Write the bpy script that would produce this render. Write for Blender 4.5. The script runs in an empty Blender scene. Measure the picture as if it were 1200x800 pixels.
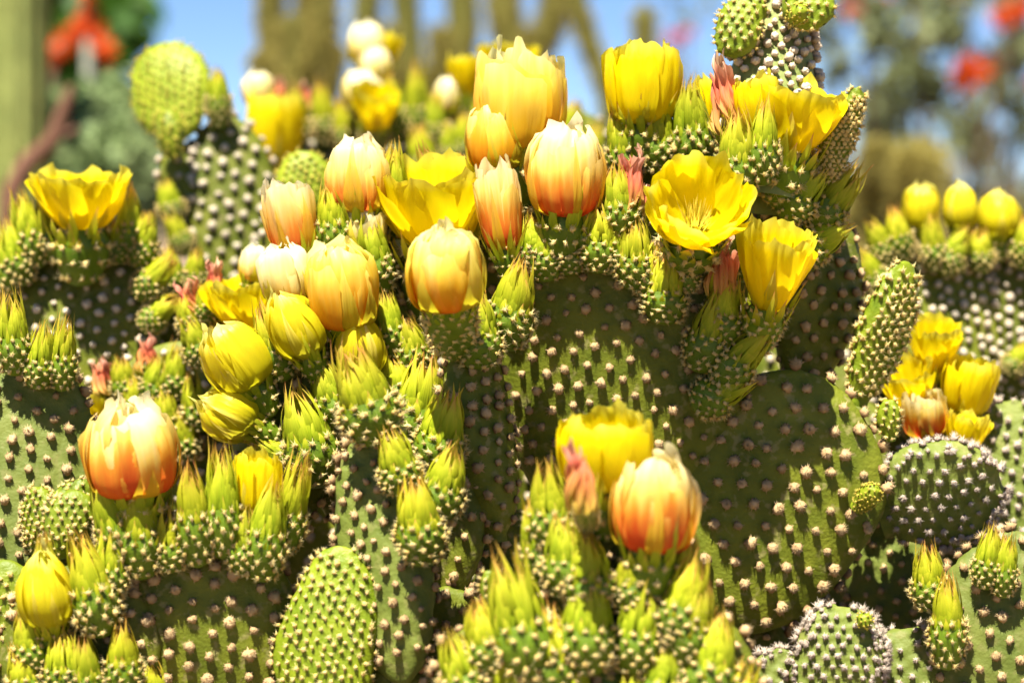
import bpy, math, random
import numpy as np
from mathutils import Vector, Matrix

scene = bpy.context.scene
COL = scene.collection
R = math.radians

# ------------------------------------------------------------------ camera
LENS, DIST, TILT, ZF = 85.0, 1.417, R(3.0), 0.36
KPX = 36.0 / LENS / 1200.0                     # metres per photo pixel per metre of distance
VIEW = Vector((0, math.cos(TILT), -math.sin(TILT)))
UP = Vector((0, math.sin(TILT), math.cos(TILT)))
RIGHT = Vector((1, 0, 0))
CAM = Vector((0, 0, ZF)) - VIEW * DIST
cd = bpy.data.cameras.new("camera")
cam = bpy.data.objects.new("camera", cd)
COL.objects.link(cam)
cam.location = CAM
cam.rotation_euler = (R(90) - TILT, 0, 0)
cd.lens = LENS
cd.sensor_width = 36.0
cd.clip_start = 0.02
cd.clip_end = 3000
cd.dof.use_dof = True
cd.dof.focus_distance = DIST + 0.015
cd.dof.aperture_fstop = 4.2
cd.dof.aperture_blades = 8
scene.camera = cam

# ------------------------------------------------------------------ sky, sun, exposure
SUN_TO = Vector((-0.17, -0.44, 1.0)).normalized()
el = math.asin(SUN_TO.z)
az = math.atan2(SUN_TO.x, SUN_TO.y)
w = bpy.data.worlds.new("World")
scene.world = w
w.use_nodes = True
nt = w.node_tree
nt.nodes.clear()
sky = nt.nodes.new("ShaderNodeTexSky")
sky.sky_type = 'NISHITA'
sky.sun_disc = False
sky.sun_elevation = el
sky.sun_rotation = az
sky.altitude = 1500
sky.air_density = 0.6
sky.dust_density = 0.0
sky.ozone_density = 6.0
bg = nt.nodes.new("ShaderNodeBackground")
bg.inputs[1].default_value = 0.05
wo = nt.nodes.new("ShaderNodeOutputWorld")
nt.links.new(sky.outputs[0], bg.inputs[0])
nt.links.new(bg.outputs[0], wo.inputs[0])
sl = bpy.data.lights.new("sun", 'SUN')
sl.energy = 5.0
sl.angle = R(0.5)
sl.color = (1.0, 0.94, 0.81)
so = bpy.data.objects.new("sun", sl)
COL.objects.link(so)
so.rotation_euler = SUN_TO.to_track_quat('Z', 'Y').to_euler()
so.location = (0, 0, 5)
vs = scene.view_settings
vs.view_transform = 'Standard'
vs.look = 'None'
vs.exposure = 1.7
vs.gamma = 1.0
vs.use_curve_mapping = False
scene.cycles.max_bounces = 8
scene.cycles.diffuse_bounces = 2
scene.cycles.transparent_max_bounces = 8
scene.cycles.use_denoising = True


def P(px, py, d=0.0):
    """Point of the place seen at photo pixel (px, py), d metres behind the focus distance."""
    s = DIST + d
    return CAM + VIEW * s + RIGHT * ((px - 600) * KPX * s) + UP * ((400 - py) * KPX * s)


def proj(V):
    """world points (n,3) -> photo pixel x, y and depth"""
    q = V - np.array(CAM)
    s = q @ np.array(VIEW)
    return 600 + (q @ np.array(RIGHT)) / (KPX * s), 400 - (q @ np.array(UP)) / (KPX * s), s - DIST


# ------------------------------------------------------------------ materials
def new_mat(name):
    m = bpy.data.materials.new(name)
    m.use_nodes = True
    n = m.node_tree.nodes
    n.clear()
    return m, n, m.node_tree.links


def ramp(n, stops, interp='LINEAR'):
    r = n.new("ShaderNodeValToRGB")
    r.color_ramp.interpolation = interp
    e = r.color_ramp.elements
    while len(e) < len(stops):
        e.new(0.5)
    for k, (p, c) in enumerate(stops):
        e[k].position = p
        e[k].color = (*c, 1)
    return r


def skin_mat(name, c_lo, c_hi, scale=60, rough=0.45, bump=0.25, spots=0.0, coat=0.0, transl=0.0):
    """plant skin: mottled between two colours, fine relief, optional brown scabs"""
    m, n, l = new_mat(name)
    out = n.new("ShaderNodeOutputMaterial")
    b = n.new("ShaderNodeBsdfPrincipled")
    tc = n.new("ShaderNodeTexCoord")
    t1 = n.new("ShaderNodeTexNoise")
    t1.inputs["Scale"].default_value = scale
    t1.inputs["Detail"].default_value = 5
    l.new(tc.outputs["Object"], t1.inputs["Vector"])
    r = ramp(n, [(0.3, c_lo), (0.7, c_hi)])
    l.new(t1.outputs["Fac"], r.inputs[0])
    col = r.outputs[0]
    if spots > 0:
        t2 = n.new("ShaderNodeTexNoise")
        t2.inputs["Scale"].default_value = scale * 3.1
        t2.inputs["Detail"].default_value = 3
        l.new(tc.outputs["Object"], t2.inputs["Vector"])
        rs = ramp(n, [(0.56, (0, 0, 0)), (0.66, (1, 1, 1))])
        l.new(t2.outputs["Fac"], rs.inputs[0])
        mu = n.new("ShaderNodeMath")
        mu.operation = 'MULTIPLY'
        mu.inputs[1].default_value = spots
        l.new(rs.outputs[0], mu.inputs[0])
        mx = n.new("ShaderNodeMix")
        mx.data_type = 'RGBA'
        l.new(mu.outputs[0], mx.inputs["Factor"])
        l.new(col, mx.inputs["A"])
        mx.inputs["B"].default_value = (0.23, 0.20, 0.075, 1)
        col = mx.outputs["Result"]
    oi = n.new("ShaderNodeObjectInfo")
    mr = n.new("ShaderNodeMapRange")
    mr.inputs["To Min"].default_value = 0.85
    mr.inputs["To Max"].default_value = 1.15
    l.new(oi.outputs["Random"], mr.inputs["Value"])
    hs = n.new("ShaderNodeHueSaturation")
    l.new(mr.outputs[0], hs.inputs["Value"])
    l.new(col, hs.inputs["Color"])
    l.new(hs.outputs[0], b.inputs["Base Color"])
    b.inputs["Roughness"].default_value = rough
    b.inputs["Specular IOR Level"].default_value = 0.22
    t3 = n.new("ShaderNodeTexNoise")
    t3.inputs["Scale"].default_value = scale * 9
    t3.inputs["Detail"].default_value = 4
    l.new(tc.outputs["Object"], t3.inputs["Vector"])
    bp = n.new("ShaderNodeBump")
    bp.inputs["Strength"].default_value = bump
    bp.inputs["Distance"].default_value = 0.002
    l.new(t3.outputs["Fac"], bp.inputs["Height"])
    l.new(bp.outputs[0], b.inputs["Normal"])
    if transl > 0:
        t = n.new("ShaderNodeBsdfTranslucent")
        l.new(hs.outputs[0], t.inputs[0])
        ms = n.new("ShaderNodeMixShader")
        ms.inputs[0].default_value = transl
        l.new(b.outputs[0], ms.inputs[1])
        l.new(t.outputs[0], ms.inputs[2])
        l.new(ms.outputs[0], out.inputs[0])
    else:
        l.new(b.outputs[0], out.inputs[0])
    return m


def ramp_mat(name, stops, transl=0.4, rough=0.5, streak=0.0, attr='h', sheen=0.0, vary=0.12, huev=0.0, off=0.0):
    """colour runs along a piece by its own 'h' attribute (0 root, 1 tip), with lengthwise streaks"""
    m, n, l = new_mat(name)
    out = n.new("ShaderNodeOutputMaterial")
    b = n.new("ShaderNodeBsdfPrincipled")
    at = n.new("ShaderNodeAttribute")
    at.attribute_name = attr
    fac = at.outputs["Fac"]
    uv = n.new("ShaderNodeUVMap")
    mp = n.new("ShaderNodeMapping")
    mp.inputs["Scale"].default_value = (5, 0.9, 1)
    l.new(uv.outputs[0], mp.inputs[0])
    oi = n.new("ShaderNodeObjectInfo")
    cb = n.new("ShaderNodeVectorMath")
    cb.operation = 'MULTIPLY_ADD'
    cb.inputs[1].default_value = (1, 1, 1)
    l.new(mp.outputs[0], cb.inputs[0])
    cx = n.new("ShaderNodeCombineXYZ")
    m9 = n.new("ShaderNodeMath")
    m9.operation = 'MULTIPLY'
    m9.inputs[1].default_value = 37.0
    l.new(oi.outputs["Random"], m9.inputs[0])
    l.new(m9.outputs[0], cx.inputs[2])
    l.new(cx.outputs[0], cb.inputs[2])
    ns = n.new("ShaderNodeTexNoise")
    ns.inputs["Scale"].default_value = 1.6
    ns.inputs["Detail"].default_value = 4
    l.new(cb.outputs[0], ns.inputs["Vector"])
    if streak > 0:
        s1 = n.new("ShaderNodeMath")
        s1.operation = 'SUBTRACT'
        s1.inputs[1].default_value = 0.5
        l.new(ns.outputs["Fac"], s1.inputs[0])
        s2 = n.new("ShaderNodeMath")
        s2.operation = 'MULTIPLY_ADD'
        s2.inputs[1].default_value = streak
        l.new(s1.outputs[0], s2.inputs[0])
        l.new(fac, s2.inputs[2])
        fac = s2.outputs[0]
    if off > 0:
        o1 = n.new("ShaderNodeMath")
        o1.operation = 'MULTIPLY_ADD'
        o1.inputs[1].default_value = off
        o1.inputs[2].default_value = -0.5 * off
        l.new(oi.outputs["Random"], o1.inputs[0])
        o2 = n.new("ShaderNodeMath")
        l.new(o1.outputs[0], o2.inputs[0])
        l.new(fac, o2.inputs[1])
        fac = o2.outputs[0]
    r = ramp(n, stops)
    l.new(fac, r.inputs[0])
    mr = n.new("ShaderNodeMapRange")
    mr.inputs["To Min"].default_value = 1 - vary
    mr.inputs["To Max"].default_value = 1 + vary * 0.6
    l.new(oi.outputs["Random"], mr.inputs["Value"])
    hs = n.new("ShaderNodeHueSaturation")
    l.new(mr.outputs[0], hs.inputs["Value"])
    if huev > 0:
        m2 = n.new("ShaderNodeMapRange")
        m2.inputs["To Min"].default_value = 0.5 - huev
        m2.inputs["To Max"].default_value = 0.5 + huev
        f2 = n.new("ShaderNodeMath")
        f2.operation = 'FRACT'
        l.new(m9.outputs[0], f2.inputs[0])
        l.new(f2.outputs[0], m2.inputs["Value"])
        l.new(m2.outputs[0], hs.inputs["Hue"])
    l.new(r.outputs[0], hs.inputs["Color"])
    l.new(hs.outputs[0], b.inputs["Base Color"])
    b.inputs["Roughness"].default_value = rough
    b.inputs["Specular IOR Level"].default_value = 0.2
    b.inputs["Sheen Weight"].default_value = sheen
    bp = n.new("ShaderNodeBump")
    bp.inputs["Strength"].default_value = 0.5
    bp.inputs["Distance"].default_value = 0.002
    l.new(ns.outputs["Fac"], bp.inputs["Height"])
    l.new(bp.outputs[0], b.inputs["Normal"])
    if transl > 0:
        t = n.new("ShaderNodeBsdfTranslucent")
        l.new(hs.outputs[0], t.inputs[0])
        ms = n.new("ShaderNodeMixShader")
        ms.inputs[0].default_value = transl
        l.new(b.outputs[0], ms.inputs[1])
        l.new(t.outputs[0], ms.inputs[2])
        l.new(ms.outputs[0], out.inputs[0])
    else:
        l.new(b.outputs[0], out.inputs[0])
    return m


M = {}
M['pad'] = skin_mat("pad skin", (0.068, 0.090, 0.005), (0.140, 0.155, 0.011), 45, 0.55, 0.35, 0.6)
M['pad_blue'] = skin_mat("waxy pad skin", (0.088, 0.118, 0.016), (0.14, 0.165, 0.028), 45, 0.6, 0.3, 0.3)
M['pad_cork'] = skin_mat("pale ridged pad skin", (0.15, 0.19, 0.05), (0.22, 0.25, 0.08), 45, 0.6, 0.3, 0.3)
M['pad_young'] = skin_mat("young pad skin", (0.10, 0.15, 0.006), (0.18, 0.22, 0.01), 70, 0.45, 0.25)
M['pad_fresh'] = skin_mat("fresh pad skin", (0.15, 0.20, 0.01), (0.23, 0.27, 0.014), 70, 0.45, 0.2)
M['fruit'] = skin_mat("fruit skin", (0.065, 0.125, 0.006), (0.125, 0.18, 0.01), 90, 0.4, 0.15)
M['trunk'] = skin_mat("corky stem", (0.13, 0.11, 0.05), (0.22, 0.19, 0.10), 60, 0.8, 0.7, 0.5)
M['ar_old'] = ramp_mat("old areole wool", [(0.0, (0.10, 0.05, 0.018)), (0.3, (0.30, 0.185, 0.09)), (0.65, (0.52, 0.35, 0.165)), (1.0, (0.70, 0.51, 0.29))], 0.15, 0.9, 0.25, vary=0.2)
M['ar_young'] = ramp_mat("young areole bristles", [(0.0, (0.34, 0.22, 0.05)), (0.4, (0.76, 0.56, 0.17)), (1.0, (0.90, 0.78, 0.42))], 0.3, 0.8, 0.2)
M['ar_yellow'] = ramp_mat("yellow areole bristles", [(0.0, (0.26, 0.20, 0.02)), (0.4, (0.50, 0.40, 0.05)), (1.0, (0.70, 0.58, 0.14))], 0.25, 0.8, 0.2)
M['ar_white'] = ramp_mat("white areole wool", [(0.0, (0.20, 0.13, 0.09)), (0.35, (0.42, 0.33, 0.27)), (0.75, (0.52, 0.43, 0.34)), (1.0, (0.66, 0.57, 0.47))], 0.2, 0.9, 0.25)
M['ar_far'] = ramp_mat("pale areole wool", [(0.0, (0.16, 0.10, 0.05)), (0.35, (0.42, 0.33, 0.22)), (1.0, (0.70, 0.62, 0.48))], 0.15, 0.9, 0.25)
M['ar_cork'] = ramp_mat("corky areole wart", [(0.0, (0.30, 0.20, 0.11)), (0.4, (0.60, 0.46, 0.31)), (1.0, (0.78, 0.68, 0.55))], 0.1, 0.9, 0.3)
M['sepal'] = ramp_mat("sepal", [(0.0, (0.25, 0.34, 0.011)), (0.25, (0.42, 0.49, 0.016)), (0.6, (0.64, 0.62, 0.035)), (0.80, (0.74, 0.48, 0.08)), (1.0, (0.58, 0.17, 0.08))], 0.44, 0.45, 0.5, vary=0.15, huev=0.012)
PET = {
    'yellow': ramp_mat("yellow petal", [(0.0, (0.66, 0.56, 0.006)), (0.25, (0.88, 0.73, 0.005)), (0.8, (0.92, 0.78, 0.006)), (1.0, (0.93, 0.84, 0.10))], 0.58, 0.35, 0.15, vary=0.06),
    'lemon': ramp_mat("lemon petal", [(0.0, (0.42, 0.44, 0.01)), (0.35, (0.72, 0.64, 0.012)), (0.8, (0.88, 0.76, 0.03)), (1.0, (0.92, 0.85, 0.25))], 0.55, 0.35, 0.25, vary=0.08),
    'peach': ramp_mat("peach petal", [(0.0, (0.82, 0.09, 0.015)), (0.24, (0.88, 0.19, 0.03)), (0.46, (0.94, 0.47, 0.06)), (0.6, (0.95, 0.74, 0.17)), (1.0, (0.95, 0.89, 0.56))], 0.56, 0.4, 0.5, vary=0.08, huev=0.012, off=0.22),
    'gold': ramp_mat("golden petal", [(0.0, (0.88, 0.25, 0.01)), (0.2, (0.91, 0.36, 0.012)), (0.45, (0.93, 0.58, 0.03)), (0.7, (0.95, 0.76, 0.13)), (1.0, (0.95, 0.89, 0.42))], 0.56, 0.4, 0.4, vary=0.07, huev=0.012, off=0.22),
    'cream': ramp_mat("cream petal", [(0.0, (0.86, 0.30, 0.03)), (0.22, (0.92, 0.58, 0.10)), (0.45, (0.94, 0.81, 0.32)), (1.0, (0.95, 0.90, 0.66))], 0.5, 0.45, 0.4, vary=0.06, off=0.2),
    'wilt': ramp_mat("wilted petal", [(0.0, (0.66, 0.50, 0.08)), (0.3, (0.70, 0.36, 0.09)), (0.6, (0.72, 0.20, 0.09)), (1.0, (0.86, 0.52, 0.34))], 0.35, 0.55, 0.6, vary=0.15, huev=0.015),
}
PET['outer'] = ramp_mat("outer petal", [(0.0, (0.50, 0.52, 0.02)), (0.35, (0.74, 0.66, 0.03)), (0.7, (0.88, 0.74, 0.14)), (1.0, (0.90, 0.78, 0.42))], 0.56, 0.4, 0.3, vary=0.08)
PET['outerp'] = ramp_mat("outer peach petal", [(0.0, (0.62, 0.50, 0.02)), (0.3, (0.82, 0.58, 0.03)), (0.65, (0.92, 0.62, 0.10)), (1.0, (0.93, 0.74, 0.34))], 0.56, 0.4, 0.4, vary=0.08)
M['stamen'] = ramp_mat("stamen", [(0.0, (0.7, 0.6, 0.05)), (1.0, (0.9, 0.75, 0.15))], 0.3, 0.6)


# ------------------------------------------------------------------ mesh helpers
def mk(name, V, F, mat, parent=None, h=None, uv=None, smooth=True, mats=None, fmat=None):
    me = bpy.data.meshes.new(name)
    V = np.asarray(V, dtype=np.float32)
    F = np.asarray(F, dtype=np.int32)
    nf, k = F.shape
    me.vertices.add(len(V))
    me.vertices.foreach_set("co", V.ravel())
    me.loops.add(nf * k)
    me.loops.foreach_set("vertex_index", F.ravel())
    me.polygons.add(nf)
    me.polygons.foreach_set("loop_start", np.arange(0, nf * k, k, dtype=np.int32))
    if smooth:
        me.polygons.foreach_set("use_smooth", np.ones(nf, dtype=bool))
    if h is not None:
        a = me.attributes.new("h", 'FLOAT', 'POINT')
        a.data.foreach_set("value", np.asarray(h, dtype=np.float32))
    if uv is not None:
        u = me.uv_layers.new(name="UVMap")
        u.data.foreach_set("uv", np.asarray(uv, dtype=np.float32)[F.ravel()].ravel())
    me.update(calc_edges=True)
    me.validate()
    for mm in (mat if isinstance(mat, list) else [mat]):
        me.materials.append(mm)
    if fmat is not None:
        me.polygons.foreach_set("material_index", np.asarray(fmat, dtype=np.int32))
    o = bpy.data.objects.new(name, me)
    COL.objects.link(o)
    if parent is not None:
        o.parent = parent
    return o


def share(o, name, parent):
    c = bpy.data.objects.new(name, o.data)
    COL.objects.link(c)
    c.parent = parent
    for k in o.keys():
        c[k] = o[k]
    return c


def grid_faces(nu, nv, wrap=False, off=0):
    """nv rings of nu points"""
    i = np.arange(nv - 1)[:, None] * nu
    j = np.arange(nu if wrap else nu - 1)[None, :]
    j2 = (j + 1) % nu
    f = np.stack([i + j, i + j2, i + nu + j2, i + nu + j], -1).reshape(-1, 4)
    return f + off


def frame(z, roll=0.0):
    z = Vector(z).normalized()
    q = z.to_track_quat('Z', 'Y')
    return q.to_matrix() @ Matrix.Rotation(roll, 3, 'Z')


def mat4(m3, loc):
    m = m3.to_4x4()
    m.translation = loc
    return m


def thing(name, label, cat, loc, group=None):
    e = bpy.data.objects.new(name, None)
    COL.objects.link(e)
    e.location = loc
    e.empty_display_size = 0.02
    e['label'] = label
    e['category'] = cat
    if group:
        e['group'] = group
    return e


def tag(o, label, cat, group=None):
    o['label'] = label
    o['category'] = cat
    if group:
        o['group'] = group
    return o


def place(o, m):
    """set world matrix of a child of an unrotated Empty"""
    p = o.parent
    if p is not None:
        m = Matrix.Translation(-p.location) @ m
    o.matrix_local = m


# ------------------------------------------------------------------ areole tufts
def ico(sub):
    t = (1 + 5 ** 0.5) / 2
    v = [(-1, t, 0), (1, t, 0), (-1, -t, 0), (1, -t, 0), (0, -1, t), (0, 1, t), (0, -1, -t), (0, 1, -t), (t, 0, -1), (t, 0, 1), (-t, 0, -1), (-t, 0, 1)]
    f = [(0, 11, 5), (0, 5, 1), (0, 1, 7), (0, 7, 10), (0, 10, 11), (1, 5, 9), (5, 11, 4), (11, 10, 2), (10, 7, 6), (7, 1, 8), (3, 9, 4), (3, 4, 2), (3, 2, 6), (3, 6, 8), (3, 8, 9), (4, 9, 5), (2, 4, 11), (6, 2, 10), (8, 6, 7), (9, 8, 1)]
    v = [np.array(p, float) / np.linalg.norm(p) for p in v]
    for _ in range(sub):
        cache = {}
        nf = []

        def mid(a, b):
            k = (min(a, b), max(a, b))
            if k not in cache:
                q = v[a] + v[b]
                v.append(q / np.linalg.norm(q))
                cache[k] = len(v) - 1
            return cache[k]
        for a, b, c in f:
            x, y, z = mid(a, b), mid(b, c), mid(c, a)
            nf += [(a, x, z), (b, y, x), (c, z, y), (x, y, z)]
        f = nf
    return np.array(v), np.array(f)


ICO0, ICO1, ICO2 = ico(0), ico(1), ico(2)


def tuft(seed, level=1, bristles=14, tall=1.0, spread=1.0, blen=(1.05, 1.6), core=1.0):
    """unit tuft about 1 wide, sitting on z = 0: a lumpy woolly head with bristles standing out of it"""
    rg = np.random.default_rng(seed)
    V, F = {0: ICO0, 1: ICO1, 2: ICO2}[level]
    V = V.copy()
    V *= (1 + rg.normal(0, 0.13, len(V)))[:, None]
    V[:, :2] *= 0.5 * core
    V[:, 2] = (V[:, 2] * 0.42 + 0.30) * tall * core
    Vs, Fs, n = [V], [F], len(V)
    Hs = [np.clip(V[:, 2] / (0.75 * tall), 0, 1) * 0.9 + rg.uniform(-0.1, 0.1, len(V))]
    for k in range(bristles):
        a = rg.uniform(0, 2 * math.pi)
        c = math.sqrt(rg.uniform(0, 1)) * spread
        d = np.array([math.cos(a) * c, math.sin(a) * c, 0.25 + (1 - c) * 0.9])
        d /= np.linalg.norm(d)
        ln = rg.uniform(*blen) * 0.5
        b = np.array([0, 0, 0.28 * tall]) + d * 0.2
        tip = np.array([0, 0, 0.28 * tall]) + d * np.array([1, 1, tall]) * ln * 1.1
        s = np.cross(d, [0.3, 0.5, 0.81])
        s /= np.linalg.norm(s)
        q = np.cross(d, s)
        wd = rg.uniform(0.03, 0.06)
        tri = [b + s * wd, b - s * 0.5 * wd + q * 0.87 * wd, b - s * 0.5 * wd - q * 0.87 * wd, tip]
        Vs.append(np.array(tri))
        Fs.append(np.array([(0, 1, 3), (1, 2, 3), (2, 0, 3)]) + n)
        Hs.append(np.array([0.6, 0.6, 0.6, rg.uniform(0.85, 1.1)]))
        n += 4
    return np.concatenate(Vs), np.concatenate(Fs), np.clip(np.concatenate(Hs), 0, 1)


TUFT = {
    'hero': [tuft(s, 1, 44, 1.0, 1.0, (1.05, 1.5), 0.92) for s in range(5)],
    'mid': [tuft(s + 20, 1, 12, 1.0) for s in range(5)],
    'low': [tuft(s + 40, 0, 5, 1.0) for s in range(4)],
    'spiky': [tuft(s + 60, 0, 13, 0.9, 1.0, (1.1, 2.0), 0.75) for s in range(5)],
    'fuzz': [tuft(s + 80, 0, 16, 1.0, 1.0, (1.2, 2.2), 0.85) for s in range(5)],
    'wart': [tuft(s + 100, 2, 8, 1.35, 0.8, (0.9, 1.2)) for s in range(5)],
    'woolly': [tuft(s + 120, 1, 34, 1.0, 1.0, (1.1, 1.8), 0.8) for s in range(5)],
}


def tuft_mass(name, items, style, mat, parent, seed=0):
    """items: (pos, normal, size). One joined mesh."""
    rg = random.Random(seed)
    Vs, Fs, Hs, n = [], [], [], 0
    for p, nn, s in items:
        V, F, H = rg.choice(TUFT[style])
        m = np.array(frame(nn, rg.uniform(0, 6.28)))
        v = (V * np.array([s * rg.uniform(.9, 1.1), s * rg.uniform(.9, 1.1), s * rg.uniform(.85, 1.2)])) @ m.T + np.array(p)
        Vs.append(v)
        Fs.append(F + n)
        Hs.append(np.clip(H + rg.uniform(-.12, .12), 0, 1))
        n += len(V)
    if not Vs:
        return None
    V = np.concatenate(Vs)
    o = mk(name, V, np.concatenate(Fs), mat, parent, h=np.concatenate(Hs), uv=V[:, :2] * 90)
    o['kind'] = 'stuff'
    return o


# ------------------------------------------------------------------ pads
PLANT = {}          # key -> Empty
PADV = {}           # key -> list of (pad name, world vertices)
KIND = {
    #            skin        areole mat  style   size  tub   rim  rimsize
    'old':    ('pad', 'ar_old', 'hero', 1.0, 0.0010, 0.75, 1.05),
    'blue':   ('pad_blue', 'ar_old', 'hero', 1.0, 0.0022, 0.62, 1.1),
    'far':    ('pad', 'ar_far', 'mid', 1.0, 0.0012, 0.8, 1.0),
    'young':  ('pad_young', 'ar_young', 'spiky', 1.0, 0.0012, 0.7, 1.0),
    'fresh':  ('pad_fresh', 'ar_yellow', 'spiky', 1.0, 0.0010, 0.6, 1.0),
    'cork':   ('pad_cork', 'ar_cork', 'wart', 1.0, 0.0015, 0.55, 1.3),
    'wool':   ('pad_blue', 'ar_white', 'woolly', 1.0, 0.0022, 0.5, 1.15),
}
HERO_MESH = {}


def hero_areole(style, mat, k):
    key = (style, mat, k)
    if key not in HERO_MESH:
        V, F, H = TUFT[style][k]
        o = mk("areole", V, F, M[mat], None, h=H, uv=V[:, :2] * 1.5)
        HERO_MESH[key] = o.data
        bpy.data.objects.remove(o)
    return HERO_MESH[key]


def pad(key, b, t, W, T, d0, d1=None, yaw=0, kind='old', sp=36, ar=12, hero=False, name='pad', seed=0, c=0.58, bend=0.0, lat=18, res=64, back=True, on=True, tub=None, base_r=0.0):
    d1 = d0 if d1 is None else d1
    B, Tp = P(*b, d0), P(*t, d1)
    sc = KPX * (DIST + (d0 + d1) / 2)
    W, T, sp, ar = W * sc, T * sc, sp * sc, ar * sc
    ax = Tp - B
    L = ax.length
    y = ax.normalized()
    n0 = (-VIEW) - y * (-VIEW).dot(y)
    n0.normalize()
    nn = (Matrix.Rotation(R(yaw), 3, y) @ n0).normalized()
    x = y.cross(nn)
    m3 = Matrix((x, y, nn)).transposed()
    rg = np.random.default_rng(seed + int(abs(b[0]) * 7 + abs(b[1])))
    sk, am, style, asz, tb, rimf, rims = KIND[kind]
    tb = tb if tub is None else tub
    ph = rg.uniform(0, 6.28, 4)

    def f(v):
        a = np.where(v < c, (c - v) / c, (v - c) / (1 - c))
        e = np.where(v < c, 0.62, 0.52)
        return np.maximum(np.clip(1 - a ** 2, 0, 1) ** e, base_r * (v < c))

    def S(v, th):
        v = np.clip(v, 0, 1)
        ff = f(v)
        cs, sn = np.cos(th), np.sin(th)
        wx = W / 2 * ff * (1 + 0.05 * np.sin(6.0 * v + ph[0]) * cs + 0.03 * np.sin(11 * v + ph[1]) * cs)
        X = wx * np.sign(cs) * np.abs(cs) ** 0.92
        g = np.maximum(ff, 0) ** 0.85 * (1.18 - 0.36 * v)
        Z = T / 2 * g * np.sign(sn) * np.abs(sn) ** 0.85
        Z = Z + bend * L * (v - 0.45) ** 2 + 0.012 * L * np.sin(5 * v + ph[2] + 1.2 * cs) * ff
        return np.stack([X, v * L, Z], -1)

    def N(v, th):
        e = 1e-3
        dv = S(np.clip(v + e, 0, 0.9995), th) - S(np.clip(v - e, 0.0005, 1), th)
        dt = S(v, th + 4 * e) - S(v, th - 4 * e)
        q = np.cross(dv, dt)
        return q / np.maximum(np.linalg.norm(q, axis=-1, keepdims=True), 1e-12)

    # areole sites: a slanted quincunx lattice on each face, a closer row round the rim
    sites = []
    la = R(lat)
    for face in ((1, -1) if back else (1,)):
        k = int(max(W, L) / sp) + 3
        ii, jj = np.meshgrid(np.arange(-2 * k, 2 * k), np.arange(-2 * k, 2 * k))
        gx = (ii + 0.5 * (jj % 2)) * sp
        gy = jj * sp * 0.80
        px = gx * math.cos(la) - gy * math.sin(la) + rg.normal(0, sp * 0.075, gx.shape)
        py = gx * math.sin(la) + gy * math.cos(la) + L / 2 + rg.normal(0, sp * 0.075, gx.shape)
        v = (py / L).ravel()
        q = px.ravel()
        hw = W / 2 * f(np.clip(v, 0.001, 0.999))
        ok = (v > 0.07) & (v < 0.95) & (np.abs(q) < 0.90 * hw)
        v, q, hw = v[ok], q[ok], hw[ok]
        cs = np.sign(q) * np.clip(np.abs(q) / hw, 0, 1) ** (1 / 0.92)
        th = np.arccos(np.clip(cs, -1, 1)) * face
        sites += [(a, bb, 1.0, face) for a, bb in zip(v, th)]
    vv = 0.10
    while vv < 0.985:
        for side in (0.0, math.pi):
            sites.append((vv + rg.normal(0, 0.008), side + rg.normal(0, 0.22), rims * (0.8 + 0.25 * vv), 1))
        slope = abs(float(f(np.array(vv + 0.01)) - f(np.array(vv - 0.01)))) / 0.02 * W / 2
        vv += sp * rimf / math.hypot(L, slope)
    if kind == 'wool':
        vv = 0.35
        while vv < 0.99:
            for side in (0.0, math.pi):
                for dth in (-0.45, 0.4, 0.75):
                    sites.append((vv + rg.normal(0, 0.012), side + dth + rg.normal(0, 0.12), rims * rg.uniform(0.6, 1.0), 1))
            vv += sp * 0.5 / math.hypot(L, abs(float(f(np.array(min(0.995, vv + 0.01))) - f(np.array(vv - 0.01)))) / 0.02 * W / 2)
    sv = np.array([s[0] for s in sites])
    st = np.array([s[1] for s in sites])
    SP, SN = S(sv, st), N(sv, st)

    nu, nv = res, res
    v = (1 - np.cos(np.linspace(0, math.pi, nv))) / 2
    v = np.clip(v, 0.0015, 0.9985)
    th = np.linspace(0, 2 * math.pi, nu, endpoint=False)
    VV, TT = np.meshgrid(v, th, indexing='ij')
    V = S(VV.ravel(), TT.ravel())
    NN = N(VV.ravel(), TT.ravel())
    if tb > 0:
        sg = sp * 0.30
        disp = np.zeros(len(V))
        for q in SP:
            dd = ((V - q) ** 2).sum(1)
            disp = np.maximum(disp, np.exp(-dd / sg ** 2))
        V = V + NN * (disp * tb)[:, None]
        SP = SP + SN * tb * 0.8
    F = grid_faces(nu, nv, True)
    caps = [V[:nu].mean(0), V[-nu:].mean(0)]
    nV = len(V)
    V = np.concatenate([V, caps])
    j = np.arange(nu)
    F = np.concatenate([F, np.stack([(j + 1) % nu, j, np.full(nu, nV), np.full(nu, nV)], -1)[:0]])
    o = mk(name, V, F, M[sk], PLANT[key])
    m4 = mat4(m3, B)
    place(o, m4)
    items = [(p - nrm * ar * 0.08, nrm, ar * asz * s[2] * rg.uniform(0.72, 1.18), s[3]) for p, nrm, s in zip(SP, SN, sites)]
    if hero:
        rr = random.Random(seed)
        rest = []
        for p, nrm, s, face in items:
            wn = m3 @ Vector(nrm)
            if face > 0 and wn.dot(VIEW) < 0.25:
                a = bpy.data.objects.new("areole", hero_areole(style, am, rr.randrange(5)))
                COL.objects.link(a)
                a.parent = o
                a.matrix_local = mat4(frame(nrm, rr.uniform(0, 6.28)), Vector(p)) @ Matrix.Diagonal((s, s, s * rr.uniform(.9, 1.15), 1))
            else:
                rest.append((p, nrm, s))
        tuft_mass("glochid_tufts", rest, 'low', M[am], o, seed)
    else:
        tuft_mass("glochid_tufts", [i[:3] for i in items if i[3] > 0], style if kind in ('blue', 'cork') or (style != 'hero') or d0 < 0.06 else 'mid', M[am], o, seed)
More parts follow.
